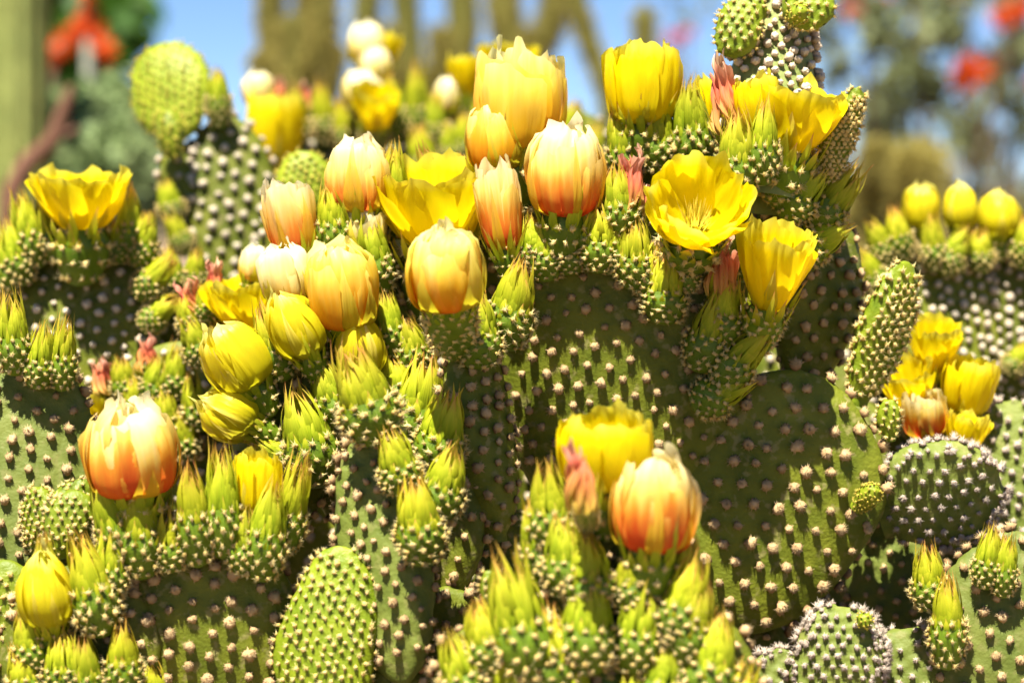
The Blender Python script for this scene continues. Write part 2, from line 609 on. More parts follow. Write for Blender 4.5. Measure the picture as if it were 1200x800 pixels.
        tuft_mass("glochid_tufts", [i[:3] for i in items if i[3] < 0], 'low', M[am], o, seed + 1)
    if on:
        wv = (np.array(m3) @ V.T).T + np.array(B)
        PADV.setdefault(key, []).append((name, wv))
    return o


def stem(key, px, py, d, W, ww=None):
    """corky lower joint from the ground up to a pad's foot"""
    top = P(px, py, d)
    s = KPX * (DIST + d)
    n = 14
    t = np.linspace(0, 1, n)
    th = np.linspace(0, 2 * math.pi, 16, endpoint=False)
    rr = W * s / 2 * (1.25 - 0.5 * t + 0.12 * np.sin(9 * t + px))
    h = top.z + 0.012
    V = np.stack([(rr[:, None] * np.cos(th)[None] * (1 + 0.1 * np.sin(3 * th + px))), (rr[:, None] * np.sin(th)[None] * 0.7), np.repeat((t * (h + 0.02) - 0.02)[:, None], 16, 1)], -1).reshape(-1, 3)
    V[:, :2] *= np.repeat(np.where(t > 0.95, 0.6, 1), 16)[:, None]
    o = mk("stem", V, grid_faces(16, n, True), M['trunk'], PLANT[key])
    place(o, Matrix.Translation((top.x, top.y, 0)))
    return o


def attach(key, px, py):
    best = None
    for nm, wv in PADV[key]:
        x, y, d = proj(wv)
        q = np.hypot(x - px, y - py)
        near = q < 9
        if near.any():
            i = np.where(near)[0][np.argmin(d[near])]
            c = (0, d[i], wv[i])
        else:
            i = int(np.argmin(q))
            c = (q[i], d[i], wv[i])
        if best is None or (c[0], c[1]) < (best[0], best[1]):
            best = c
    return best


# ------------------------------------------------------------------ sepals, buds
def strip(V, F, H, U, root, d_out, axis, ln, wd, bow, tipcurl, rg, n=7, h0=0.0, h1=1.0, twist=0.0):
    """a keeled pointed scale growing from root, leaning by bow towards / away from the axis"""
    side = np.cross(axis, d_out)
    side /= np.linalg.norm(side)
    off = sum(len(v) for v in V)
    pts, hh, uu = [], [], []
    tw = rg.normal(0, twist)
    for i in range(n):
        t = i / (n - 1)
        c = root + axis * ln * t + d_out * ln * (bow[0] * math.sin(math.pi * t * 0.9) + bow[1] * t + tipcurl * t ** 4) + side * ln * tw * t * t
        wv = wd * (0.85 + 0.55 * math.sin(math.pi * min(1, t * 1.25))) * (1 - t ** 1.5) + wd * 0.02
        for s in (-1, 0, 1):
            pts.append(c + side * wv * s + d_out * wd * (0.22 if s == 0 else -0.12) * (1 - t))
            hh.append(h0 + (h1 - h0) * t)
            uu.append((s * 0.4 + off * 0.37, t))
    V.append(np.array(pts))
    F.append(grid_faces(3, n, False, off))
    H += hh
    U += uu


def fruit_profile(t):
    return 0.42 + 0.58 * np.sin(np.clip(t * 1.05, 0, 1) * math.pi * 0.62) ** 0.8 - 0.16 * np.clip(t - 0.7, 0, 1) / 0.3


def bud_proto(seed):
    """unit bud: 1 long, about 0.5 wide, foot at z = 0"""
    rg = np.random.default_rng(seed)
    rad = 0.245
    top = rg.uniform(0.43, 0.55)
    n, nu = 18, 26
    t = np.linspace(0, 1, n)
    th = np.linspace(0, 2 * math.pi, nu, endpoint=False)
    rr = rad * fruit_profile(t)
    rr[0] *= 0.5
    V = np.stack([rr[:, None] * np.cos(th), rr[:, None] * np.sin(th), np.repeat((t * top)[:, None], nu, 1)], -1).reshape(-1, 3)
    items = []
    rows = 6
    for i in range(rows):
        tt = 0.16 + 0.80 * i / (rows - 1)
        r0 = float(rad * fruit_profile(np.array(tt)))
        k = 10
        for j in range(k):
            a = 2 * math.pi * (j + 0.5 * (i % 2)) / k + rg.normal(0, 0.06)
            z = (tt + rg.normal(0, 0.015)) * top
            nrm = np.array([math.cos(a), math.sin(a), 0.15 - 0.6 * (0.5 - tt)])
            q = np.array([r0 * math.cos(a), r0 * math.sin(a), z])
            dd = ((V - q) ** 2).sum(1)
            V += np.array([math.cos(a), math.sin(a), 0]) * (0.016 * np.exp(-dd / 0.03 ** 2))[:, None]
            items.append((q + nrm * 0.008, nrm, rg.uniform(0.062, 0.092)))
    body = mk("flower_bud", V, grid_faces(nu, n, True), M['fruit'])
    ar = tuft_mass("glochid_tufts", items, 'spiky', M['ar_young'], body, seed)
    SV, SF, SH, SU = [], [], [], []
    ax = np.array([0, 0, 1.0])
    fat = rg.uniform(0.8, 1.2)
    lf = rg.uniform(0.84, 1.06)
    layers = [(0.74, 10, 0.10, 0.022), (0.88, 13, 0.20, 0.026), (0.97, 15, 0.40, 0.036), (1.0, 15, 0.55, 0.040), (1.0, 12, 0.63, 0.040), (1.0, 7, 0.64, 0.036)]
    for li, (z0, k, ln, wd) in enumerate(layers):
        r0 = rad * float(fruit_profile(np.array(z0))) * (1.0, 1.02, 1.0, 0.96, 0.76, 0.4)[li]
        for j in range(k):
            a = 2 * math.pi * (j + 0.37 * li) / k + rg.normal(0, 0.12)
            out = np.array([math.cos(a), math.sin(a), 0])
            lj = ln * lf * rg.uniform(0.72, 1.06)
            conv = (-0.1, 0.2, 0.72, 0.96, 0.98, 0.95)[li]
            lean = -conv * r0 / (ln * lf)
            bw = 0.13 if li > 1 else 0.05
            strip(SV, SF, SH, SU, out * r0 + ax * z0 * top, out, ax, lj, wd * fat * rg.uniform(.85, 1.2), (bw + rg.normal(0, 0.02), lean + rg.normal(0, 0.035)), rg.uniform(-0.02, 0.15), rg, twist=0.07, h1=rg.uniform(0.8, 1.0))
    se = mk("sepal_crown", np.concatenate(SV), np.concatenate(SF), M['sepal'], body, h=SH, uv=SU)
    se['kind'] = 'stuff'
    return body, ar, se


PROTO = [bud_proto(s) for s in range(9)]
USED = set()
GAPS = []


def bud(key, b, t, wpx, lean=0.18, fwd=0.35, d=None, name='flower_bud'):
    gap, dep, wp = attach(key, *b)
    if gap > 4:
        GAPS.append((key, b, round(gap)))
    s = KPX * (DIST + dep)
    dep2 = dep - fwd * wpx * s if d is None else d
    B = P(*b, dep2)
    if gap > 4 and gap < 90:
        B = B.lerp(Vector(wp), min(0.85, gap / 40))
    lp = math.hypot(t[0] - b[0], t[1] - b[1])
    Tp = P(*t, dep2 - lp * s * math.tan(lean))
    L = (Tp - B).length
    rg = random.Random(int(b[0] * 31 + b[1] * 17 + t[0]))
    i = rg.randrange(len(PROTO))
    body, ar, se = PROTO[i]
    if i in USED:
        o = share(body, name, PLANT[key])
        share(ar, "glochid_tufts", o)
        share(se, "sepal_crown", o)
    else:
        USED.add(i)
        o = body
        o.parent = PLANT[key]
    wr = wpx * s / 0.5
    wr = min(max(wr, L * 0.45), L * 1.35)
    place(o, mat4(frame(Tp - B, rg.uniform(0, 6.28)), B) @ Matrix.Diagonal((wr, wr, L, 1)))
    return o


# ------------------------------------------------------------------ flowers
def smooth_interp(t, xs, ys):
    xs, ys = np.array(xs), np.array(ys)
    m = np.gradient(ys, xs)
    i = np.clip(np.searchsorted(xs, t) - 1, 0, len(xs) - 2)
    h = xs[i + 1] - xs[i]
    u = (t - xs[i]) / h
    return (ys[i] * (1 + 2 * u) * (1 - u) ** 2 + m[i] * h * u * (1 - u) ** 2 + ys[i + 1] * u * u * (3 - 2 * u) + m[i + 1] * h * u * u * (u - 1))


PROF = {   # radius along the petal (times half width), height along the petal (times height)
    'globe': ([0, .2, .45, .7, .9, 1], [.30, .82, 1.0, .93, .70, .44], [0, .12, .40, .70, .92, 1.0]),
    'tulip': ([0, .2, .45, .7, .9, 1], [.30, .78, .97, 1.0, .93, .86], [0, .13, .42, .70, .92, 1.0]),
    'cup':   ([0, .2, .45, .7, .9, 1], [.22, .50, .76, .92, 1.0, 1.02], [0, .18, .46, .72, .92, 1.0]),
    'bowl':  ([0, .2, .45, .7, .9, 1], [.16, .42, .72, .92, 1.02, 1.06], [0, .08, .30, .60, .86, 1.0]),
    'point': ([0, .2, .45, .7, .9, 1], [.34, .80, 1.0, .80, .42, .16], [0, .14, .42, .72, .92, 1.0]),
    'twist': ([0, .2, .45, .7, .9, 1], [.90, 1.0, .80, .58, .74, .46], [0, .16, .42, .68, .90, 1.0]),
}


def crumple_tip(S, t, a, b):
    return 0.7 * np.sin(S * 13 + a) * np.sin(t * 9 + b) * np.clip(t, 0, 1) + 0.5 * np.sin(S * 4 + 6 * t + b)


def petal(par, prof, Rr, H, phi, A, lay, rg, mat, top=1.0, rag=0.05, mucro=0.06, edge=0.0, spiral=0.07, wrinkle=0.012, twist=0.0, point=0.0, crumple=0.0, flare=0.0):
    nu, nv = 17, 14
    s = np.linspace(-1, 1, nu)
    u = np.linspace(0, 1, nv)
    k1, k2, k3 = rg.uniform(0, 6.28, 3)
    tm = top * (1 - (0.16 + point) * np.abs(s) ** (2.6 - 1.4 * min(1, point * 2)) + rag * (np.sin(s * 4.1 + k1) * 0.8 + np.sin(s * 8.3 + k2) * 0.45 + rg.normal(0, 0.10, nu)) + mucro * np.exp(-(s / 0.13) ** 2))
    U, Sx = np.meshgrid(u, s, indexing='ij')
    t = U * tm[None, :]
    tc = np.clip(t, 0, 1)
    r = smooth_interp(tc, PROF[prof][0], PROF[prof][1]) * Rr
    z = smooth_interp(tc, PROF[prof][0], PROF[prof][2]) * H + np.maximum(t - 1, 0) * H
    aw = A * (0.42 + 0.58 * np.sin(np.clip(t / max(top, 0.3) / 0.62, 0, 1) * math.pi / 2)) * (1 - point * t ** 2)
    # width is an arc length, so it does not pinch where the bloom closes
    aw = aw * Rr / np.maximum(r, 0.55 * Rr)
    ang = phi + Sx * aw + twist * t + crumple * np.sin(t * 7 + k3) * 0.5
    r = r * lay + Rr * (spiral * Sx * (0.3 + t) + edge * np.abs(Sx) ** 3 * t)
    r = r + Rr * wrinkle * np.sin(Sx * 9 + k1 + 2 * t) * (0.3 + t) + Rr * 0.03 * np.sin(4 * t + k2) * Sx
    r = r + Rr * crumple * (np.sin(Sx * 6 + k2 + 9 * t) * 0.35 + 0.2 * np.sin(13 * t + k1))
    r = r * (1 + flare * np.clip(t, 0, 1.1) ** 3)
    r = r + Rr * crumple_tip(Sx, t, k1, k2) * rag
    r = r + Rr * rag * 1.2 * np.sin(Sx * 8 + k3) * np.clip((t - 0.8) * 5, 0, 1)
    V = np.stack([r * np.cos(ang), r * np.sin(ang), z], -1).reshape(-1, 3)
    uv = np.stack([Sx * 0.5 + 0.5, t], -1).reshape(-1, 2)
    return mk("petal", V, grid_faces(nu, nv), PET[mat], par, h=np.clip(t, 0, 1).ravel(), uv=uv)


def flower(key, kind, c, wpx, hpx, ang=0, lean=0.15, ov=0.55, dd=0.0, prof=None, d=None, npet=None, seed=0, ovw=0.62, name=None, petmat=None):
    """bloom whose petals centre on pixel c, wpx wide and hpx tall, on a green fruit grown from the nearest pad"""
    a = R(ang)
    axd = (RIGHT * math.sin(a) + UP * math.cos(a)) * math.cos(lean) - VIEW * math.sin(lean)
    hx, hy = math.sin(a) * math.cos(lean), -math.cos(a) * math.cos(lean)
    hvis = hpx / max(0.35, abs(math.cos(lean)))
    if lean > 0.5:
        hvis = hpx * 0.75
    bx, by = c[0] - hx * hvis * 0.5, c[1] - hy * hvis * 0.5
    ox, oy = bx - hx * wpx * ov, by - hy * wpx * ov
    gap, dep, wp = attach(key, ox, oy)
    s = KPX * (DIST + dep)
    dp = (dep - 0.30 * wpx * s + dd) if d is None else d
    s = KPX * (DIST + dp)
    Rr, H = wpx * s / 2, hvis * s
    Bp = P(bx, by, dp)                           # petal base
    foot = P(ox, oy, dp + math.sin(lean) * wpx * ov * s)
    if gap > 4 or abs(dp - dep) > 0.02:
        foot = foot.lerp(Vector(wp), 0.92)
        if gap > 45:
            GAPS.append((key, 'flower', c, round(gap)))
    rg = np.random.default_rng(seed + int(c[0] * 13 + c[1] * 7))
    m3 = frame(axd, rg.uniform(0, 6.28))
    loc = m3.transposed() @ (foot - Bp)
    if loc.z > -0.25 * Rr:
        loc.z = -0.25 * Rr
    loc = np.array(loc)
    n, nu = 14, 24
    t = np.linspace(0, 1, n)
    th = np.linspace(0, 2 * math.pi, nu, endpoint=False)
    rad = Rr * ovw * fruit_profile(t)
    rad[0] *= 0.55
    rad[-1] *= 0.9
    cen = loc[None, :] * (1 - t)[:, None] + np.array([0, 0, 0.10 * H])[None] * t[:, None]
    V = (cen[:, None, :] + np.stack([rad[:, None] * np.cos(th), rad[:, None] * np.sin(th), np.zeros((n, nu))], -1)).reshape(-1, 3)
    o = mk(name or ("wilted_flower" if kind == 'wilt' else "flower"), V, grid_faces(nu, n, True), M['fruit'], PLANT[key])
    place(o, mat4(m3, Bp))
    items = []
    ln = np.linalg.norm(loc)
    rows = max(3, int(ln / (Rr * 0.27)))
    for i in range(rows):
        tt = 0.12 + 0.8 * i / max(1, rows - 1)
        k = 12
        for j in range(k):
            aa = 2 * math.pi * (j + 0.5 * (i % 2)) / k + rg.normal(0, 0.07)
            rr = Rr * ovw * float(fruit_profile(np.array(tt)))
            nrm = np.array([math.cos(aa), math.sin(aa), 0.1])
            q = loc * (1 - tt) + np.array([0, 0, 0.1 * H]) * tt + nrm * rr
            items.append((q, nrm, Rr * rg.uniform(0.15, 0.21)))
    tuft_mass("glochid_tufts", items, 'spiky', M['ar_young'], o, seed)
    # small scales round the bloom's foot
    SV, SF, SH, SU = [], [], [], []
    az_ = np.array([0, 0, 1.0])
    for li, (k, l0, r0) in enumerate([(11, 0.22, 0.92), (10, 0.34, 0.98), (8, 0.48, 1.0)]):
        for j in range(k):
            aa = 2 * math.pi * (j + 0.4 * li) / k + rg.normal(0, 0.15)
            out = np.array([math.cos(aa), math.sin(aa), 0])
            zz = -0.28 * abs(loc[2]) + li * 0.12 * abs(loc[2])
            cc = loc * (1 - (zz - loc[2]) / (0.1 * H - loc[2])) if loc[2] < 0 else loc * 0
            strip(SV, SF, SH, SU, cc * np.array([1, 1, 0]) + out * Rr * ovw * r0 + az_ * zz, out, az_, H * l0 * rg.uniform(.7, 1.15), Rr * 0.10 * rg.uniform(.8, 1.2), (0.10, 0.22 if prof != 'twist' else 0.05), rg.uniform(0.0, 0.25), rg, twist=0.1, h1=rg.uniform(0.8, 1))
    se = mk("sepal_crown", np.concatenate(SV), np.concatenate(SF), M['sepal'], o, h=SH, uv=SU)
    se['kind'] = 'stuff'
    pm = petmat or kind
    if kind in ('peach', 'gold', 'cream'):
        Rr = Rr * 0.92
    if kind in ('peach', 'gold', 'cream'):
        pr = prof or 'globe'
        for j in range(5):
            petal(o, pr, Rr, H, 2 * math.pi * (j + rg.uniform(-.4, .4)) / 5, rg.uniform(0.22, 0.46), rg.uniform(1.04, 1.10), rg, 'outer' if pm != 'peach' else 'outerp', top=rg.uniform(0.42, 0.92), flare=rg.uniform(-0.05, 0.16), rag=0.02, mucro=0.08, point=0.5, spiral=0.05, edge=0.07)
        for li, (k, lay, top) in enumerate([(3, 1.0, 0.84), (4, 0.95, 0.96), (4, 0.84, 1.03), (4, 0.60, 1.02)]):
            for j in range(k):
                petal(o, pr, Rr, H * rg.uniform(0.95, 1.04), 2 * math.pi * (j + 0.45 * li + rg.uniform(-.2, .2)) / k, (0.80, 0.92, 0.9, 0.9)[li], lay * rg.uniform(0.97, 1.04), rg, pm, top=top * rg.uniform(0.84, 1.05), rag=0.06, mucro=0.02, edge=rg.uniform(-0.06, 0.04), spiral=rg.choice([-1, 1]) * rg.uniform(0.08, 0.18), wrinkle=0.02, point=rg.uniform(0, 0.10), flare=rg.uniform(-0.12, 0.22) * (1 if li < 3 else 0.3))
    elif kind == 'yellow':
        pr = prof or 'cup'
        for j in range(5):
            petal(o, pr, Rr, H, 2 * math.pi * (j + rg.uniform(-.2, .2)) / 5, 0.28, 1.03, rg, 'outer', top=rg.uniform(0.4, 0.65), rag=0.015, mucro=0.06, point=0.5, spiral=0.03)
        for li, (k, lay, top) in enumerate([(6, 1.0, 0.95), (5, 0.88, 1.0)]):
            for j in range(k):
                petal(o, pr, Rr, H, 2 * math.pi * (j + 0.45 * li + rg.uniform(-.18, .18)) / k, 0.66, lay, rg, pm, top=top * rg.uniform(0.86, 1.05), rag=0.045, mucro=0.07, edge=rg.uniform(-0.06, 0.14), spiral=0.10, wrinkle=0.02)
        SV, SF, SH, SU = [], [], [], []
        for j in range(70):
            aa = rg.uniform(0, 6.28)
            out = np.array([math.cos(aa), math.sin(aa), 0])
            strip(SV, SF, SH, SU, out * Rr * rg.uniform(0.02, 0.2) + az_ * H * 0.1, out, az_, H * rg.uniform(.25, .5), Rr * 0.022, (0.05, rg.uniform(0.05, 0.5)), 0, rg, n=4)
        st = mk("stamen_cluster", np.concatenate(SV), np.concatenate(SF), M['stamen'], o, h=SH, uv=SU)
        st['kind'] = 'stuff'
    elif kind == 'lemon':
        pr = prof or 'point'
        for j in range(9):
            petal(o, pr, Rr, H, 2 * math.pi * (j + rg.uniform(-.25, .25)) / 9, rg.uniform(0.28, 0.42), 1.07 + 0.05 * (j % 2), rg, 'outer' if j % 2 == 0 else pm, top=rg.uniform(0.45, 0.9), rag=0.012, mucro=0.10, point=0.5, spiral=0.05, edge=0.06)
        for li, (k, lay) in enumerate([(5, 1.0), (4, 0.86), (3, 0.6)]):
            for j in range(k):
                petal(o, pr, Rr, H * rg.uniform(.94, 1.05), 2 * math.pi * (j + 0.5 * li + rg.uniform(-.2, .2)) / k, 0.78, lay * rg.uniform(.96, 1.06), rg, pm, top=rg.uniform(0.82, 1.06), rag=0.04, mucro=0.08, spiral=rg.choice([-1, 1]) * rg.uniform(0.08, 0.17), point=rg.uniform(0.05, 0.2), edge=rg.uniform(-.03, .06), flare=rg.uniform(-0.1, 0.2))
    elif kind == 'wilt':
        tw = rg.choice([-1, 1]) * 1.3
        for j in range(7):
            petal(o, prof or 'twist', Rr, H, 2 * math.pi * (j + rg.uniform(-.3, .3)) / 7, 0.40, rg.uniform(0.6, 1.05), rg, pm, top=rg.uniform(0.6, 1.05), rag=0.08, mucro=0.0, twist=tw, crumple=0.26, spiral=0.16, edge=-0.1)
    return o


# ================================================================== the setting
def terrain():
    n = 90
    xs = np.concatenate([np.linspace(-900, -14, 12), np.linspace(-12, 12, n), np.linspace(14, 900, 12)])
    ys = np.concatenate([np.linspace(-900, -6, 8), np.linspace(-5, 20, n), np.linspace(23, 1500, 14)])
    X, Y = np.meshgrid(xs, ys)
    near = np.exp(-((X / 2.2) ** 2 + ((Y - 0.2) / 1.6) ** 2))
    Z = 0.05 * np.sin(X * 0.9 + 1) * np.sin(Y * 0.7) * (1 - near) + 0.02 * np.sin(X * 3.1) * np.sin(Y * 2.7 + 1) * (1 - near)
    Z = np.where((np.abs(X) > 13) | (Y > 21) | (Y < -5.5), 0, Z)
    V = np.stack([X, Y, Z], -1).reshape(-1, 3)
    m, nd, l = new_mat("desert soil")
    out = nd.new("ShaderNodeOutputMaterial")
    b = nd.new("ShaderNodeBsdfPrincipled")
    tc = nd.new("ShaderNodeTexCoord")
    t1 = nd.new("ShaderNodeTexNoise")
    t1.inputs["Scale"].default_value = 3
    t1.inputs["Detail"].default_value = 8
    vo = nd.new("ShaderNodeTexVoronoi")
    vo.inputs["Scale"].default_value = 70
    l.new(tc.outputs["Object"], t1.inputs["Vector"])
    l.new(tc.outputs["Object"], vo.inputs["Vector"])
    r = ramp(nd, [(0.3, (0.13, 0.085, 0.045)), (0.7, (0.24, 0.17, 0.10))])
    l.new(t1.outputs["Fac"], r.inputs[0])
    mx = nd.new("ShaderNodeMix")
    mx.data_type = 'RGBA'
    mx.blend_type = 'OVERLAY'
    mx.inputs["Factor"].default_value = 0.35
    l.new(r.outputs[0], mx.inputs["A"])
    l.new(vo.outputs["Color"], mx.inputs["B"])
    l.new(mx.outputs["Result"], b.inputs["Base Color"])
    b.inputs["Roughness"].default_value = 0.95
    bp = nd.new("ShaderNodeBump")
    bp.inputs["Distance"].default_value = 0.01
    l.new(vo.outputs["Distance"], bp.inputs["Height"])
    l.new(bp.outputs[0], b.inputs["Normal"])
    l.new(b.outputs[0], out.inputs[0])
    o = mk("ground", V, grid_faces(len(xs), len(ys)), m)
    o['kind'] = 'structure'
    o['label'] = "tan desert soil under the cacti"
    return o


terrain()


def plant(key, label, px, d, group='prickly pear clumps'):
    p = P(px, 400, d)
    PLANT[key] = thing("prickly_pear", label, "cactus", (p.x, p.y, 0), group)


# ================================================================== prickly pears
# ---- A: the big plant in the middle
plant('A', "large prickly pear crowded with peach and yellow flowers, broad shaded pad in its middle", 700, 0.05)
pad('A', (712, 655), (738, 258), 292, 62, 0.085, 0.045, -8, 'old', 26, 11.5, True, seed=1, c=0.6, lat=14)
pad('A', (868, 742), (948, 436), 236, 58, 0.068, 0.055, 2, 'old', 29, 14, True, seed=2, c=0.55, lat=10)
pad('A', (935, 462), (982, 258), 108, 52, 0.10, 0.11, 28, 'old', 23, 11.5, seed=3)
pad('A', (896, 240), (912, -14), 100, 64, 0.045, 0.095, 8, 'cork', 14.5, 9.5, seed=4, c=0.5, base_r=0.8, lat=0)
pad('A', (889, -12), (850, 66), 52, 30, 0.06, 0.05, 10, 'young', 11, 7, name='young_pad', seed=5)
pad('A', (925, -22), (966, 29), 58, 34, 0.065, 0.05, 0, 'young', 11, 7, name='young_pad', seed=6)
pad('A', (930, 26), (940, 10), 20, 20, 0.03, 0.015, 0, 'fresh', 6, 4, name='young_pad', seed=7, res=24)
pad('A', (960, 218), (1007, 103), 38, 26, 0.055, 0.04, 10, 'young', 6.2, 7, name='young_pad', seed=8, c=0.4, base_r=0.5)
pad('A', (1006, 476), (1063, 306), 66, 30, 0.07, 0.06, 28, 'young', 10.5, 8.5, name='young_pad', seed=9, c=0.55, base_r=0.35)
pad('A', (580, 636), (547, 372), 92, 58, 0.02, 0.03, 42, 'old', 21.5, 11.5, seed=10, c=0.5, base_r=0.3)
pad('A', (474, 803), (428, 512), 122, 54, -0.05, -0.02, -24, 'blue', 23, 11, seed=11, c=0.52, lat=4)
pad('A', (512, 712), (530, 552), 92, 44, 0.01, 0.01, 0, 'old', 26, 11.5, seed=12)
pad('A', (548, 850), (500, 690), 150, 50, 0.02, 0.0, -6, 'old', 27, 11.5, seed=13)
pad('A', (640, 830), (612, 596), 130, 44, 0.09, 0.08, 10, 'old', 27, 11.5, seed=14)
pad('A', (1028, 600), (1172, 560), 140, 46, 0.075, 0.06, 24, 'wool', 18, 9, seed=15, c=0.5, base_r=0.5)
pad('A', (1004, 594), (1028, 571), 24, 22, 0.045, 0.03, 0, 'fresh', 5.5, 4.2, name='young_pad', seed=16, res=24, base_r=0.7)
pad('A', (1043, 516), (1041, 468), 26, 22, 0.06, 0.055, 0, 'young', 9, 6, name='young_pad', seed=17, res=28, base_r=0.5)
pad('A', (430, 640), (415, 275), 190, 56, 0.085, 0.09, 6, 'old', 26, 11.5, seed=18)
pad('A', (640, 420), (612, 170), 170, 50, 0.11, 0.12, 0, 'old', 26, 11.5, seed=19)
pad('A', (830, 360), (855, 140), 210, 52, 0.10, 0.11, 0, 'old', 26, 11.5, seed=20)
pad('A', (915, 335), (948, 205), 100, 44, 0.085, 0.085, 0, 'old', 26, 11.5, seed=25)
pad('A', (882, 905), (882, 712), 100, 50, 0.10, 0.09, -20, 'old', 26, 11.5, seed=21)
pad('A', (330, 640), (335, 400), 130, 44, 0.07, 0.07, -12, 'old', 26, 11.5, seed=22)
pad('A', (700, 930), (705, 620), 190, 56, 0.10, 0.06, 0, 'old', 26, 11.5, seed=23)
pad('A', (440, 960), (470, 780), 150, 50, 0.0, -0.04, 0, 'old', 26, 11.5, seed=24)
stem('A', 560, 825, 0.04, 90)
stem('A', 700, 905, 0.10, 110)
stem('A', 882, 890, 0.10, 70)
stem('A', 445, 930, 0.0, 80)

# ---- B: lower corner by the orange bloom
plant('B', "prickly pear topped by one big orange bloom amid a row of closed green buds", 200, -0.03)
pad('B', (262, 890), (232, 628), 208, 56, -0.015, -0.03, 4, 'old', 27.5, 14, True, seed=30, c=0.62, lat=22)
pad('B', (15, 790), (42, 418), 158, 46, 0.0, 0.03, 6, 'blue', 26, 12, seed=31, lat=30)
pad('B', (372, 872), (400, 639), 118, 44, -0.05, -0.045, -8, 'young', 12.5, 8, name='young_pad', seed=32, c=0.40, base_r=0.5)
pad('B', (-6, 860), (8, 655), 96, 40, -0.03, -0.03, 0, 'young', 14, 7.5, name='young_pad', seed=33)
pad('B', (45, 655), (46, 570), 46, 26, -0.005, -0.01, -30, 'young', 9, 7, name='young_pad', seed=34, res=40)
pad('B', (55, 618), (108, 566), 44, 24, -0.01, -0.005, 20, 'young', 9, 6.5, name='young_pad', seed=35, res=40)
pad('B', (70, 655), (92, 574), 54, 30, -0.03, -0.03, 0, 'young', 10, 7, name='young_pad', seed=36, res=40)
pad('B', (100, 900), (95, 660), 190, 50, -0.04, -0.035, 0, 'old', 26, 12, seed=37)
stem('B', 255, 860, -0.03, 90)
stem('B', 60, 860, -0.02, 100)
stem('B', 372, 855, -0.05, 60)

# ---- C: shaded pad with a wide yellow bloom
plant('C', "prickly pear with a wide yellow bloom on a broad shaded pad dotted white", 110, 0.22)
pad('C', (112, 500), (88, 258), 190, 50, 0.22, 0.23, 4, 'far', 20.5, 9.5, seed=40)
pad('C', (235, 640), (205, 400), 200, 50, 0.20, 0.20, 0, 'far', 22, 10, seed=41)
pad('C', (290, 520), (285, 355), 130, 44, 0.17, 0.17, 0, 'far', 22, 10, seed=42)
pad('C', (130, 760), (130, 470), 240, 50, 0.24, 0.22, 0, 'far', 22, 10, seed=43)
pad('C', (206, 450), (212, 312), 110, 44, 0.27, 0.27, 10, 'far', 21, 10, seed=45)
pad('C', (20, 420), (-10, 270), 120, 44, 0.24, 0.24, 0, 'far', 20.5, 9.5, seed=44)
stem('C', 130, 730, 0.24, 100)
stem('C', 235, 620, 0.20, 80)

# ---- D: round fresh pad on a white dotted one
plant('D', "prickly pear with a round lime green pad atop a dark white-dotted pad", 270, 0.45)
pad('D', (278, 352), (262, 136), 114, 40, 0.42, 0.44, 8, 'far', 20, 10, seed=50, c=0.5, base_r=0.3)
pad('D', (212, 166), (190, 51), 94, 26, 0.42, 0.44, -6, 'fresh', 10.5, 5.5, name='young_pad', seed=51, c=0.55)
pad('D', (204, 188), (196, 128), 32, 26, 0.40, 0.40, 0, 'fresh', 10, 5.5, name='young_pad', seed=52, res=32)
pad('D', (356, 262), (355, 177), 64, 26, 0.30, 0.30, 0, 'fresh', 9, 5, name='young_pad', seed=53)
pad('D', (290, 520), (280, 330), 160, 44, 0.44, 0.42, 0, 'far', 21, 10, seed=54)
pad('D', (340, 400), (358, 240), 100, 40, 0.34, 0.31, 0, 'far', 21, 10, seed=55)
pad('D', (225, 270), (212, 168), 60, 34, 0.43, 0.43, 30, 'far', 20, 10, seed=56)
stem('D', 288, 500, 0.44, 90)
stem('D', 340, 385, 0.34, 50)

# ---- E: behind the big plant
plant('E', "prickly pear with pale cream and yellow blooms just under the tall columnar stems", 440, 0.7)
pad('E', (420, 330), (425, 150), 190, 44, 0.66, 0.66, 0, 'far', 20, 9, seed=60, res=40)
pad('E', (520, 330), (518, 155), 130, 44, 0.62, 0.62, 0, 'far', 20, 9, seed=61, res=40)
pad('E', (325, 320), (330, 165), 110, 44, 0.62, 0.62, 0, 'far', 20, 9, seed=62, res=40)
pad('E', (445, 200), (440, 95), 70, 34, 0.70, 0.70, 0, 'far', 20, 9, seed=63, res=40)
pad('E', (640, 330), (680, 130), 120, 40, 0.62, 0.62, 0, 'far', 20, 9, seed=64, res=40)
pad('E', (440, 560), (440, 300), 260, 44, 0.70, 0.68, 0, 'far', 20, 9, seed=65, res=40)
pad('E', (600, 520), (600, 300), 220, 44, 0.66, 0.64, 0, 'far', 20, 9, seed=66, res=40)
stem('E', 440, 540, 0.70, 90)
stem('E', 600, 500, 0.66, 90)

# ---- F: low front plant, out of focus
plant('F', "low prickly pear densely packed with flame-shaped green buds around one salmon bloom", 710, -0.14)
pad('F', (705, 1010), (700, 690), 330, 70, -0.10, -0.115, 0, 'old', 26, 12, seed=70)
pad('F', (720, 860), (718, 600), 200, 56, -0.085, -0.10, 0, 'old', 26, 12, seed=71)
pad('F', (604, 775), (573, 668), 38, 24, -0.10, -0.11, 0, 'young', 10, 7, name='young_pad', seed=72, res=36)
pad('F', (830, 900), (822, 720), 130, 50, -0.11, -0.12, 0, 'old', 26, 12, seed=73)
pad('F', (580, 930), (572, 730), 140, 50, -0.11, -0.12, 0, 'old', 26, 12, seed=74)
stem('F', 705, 960, -0.10, 130)

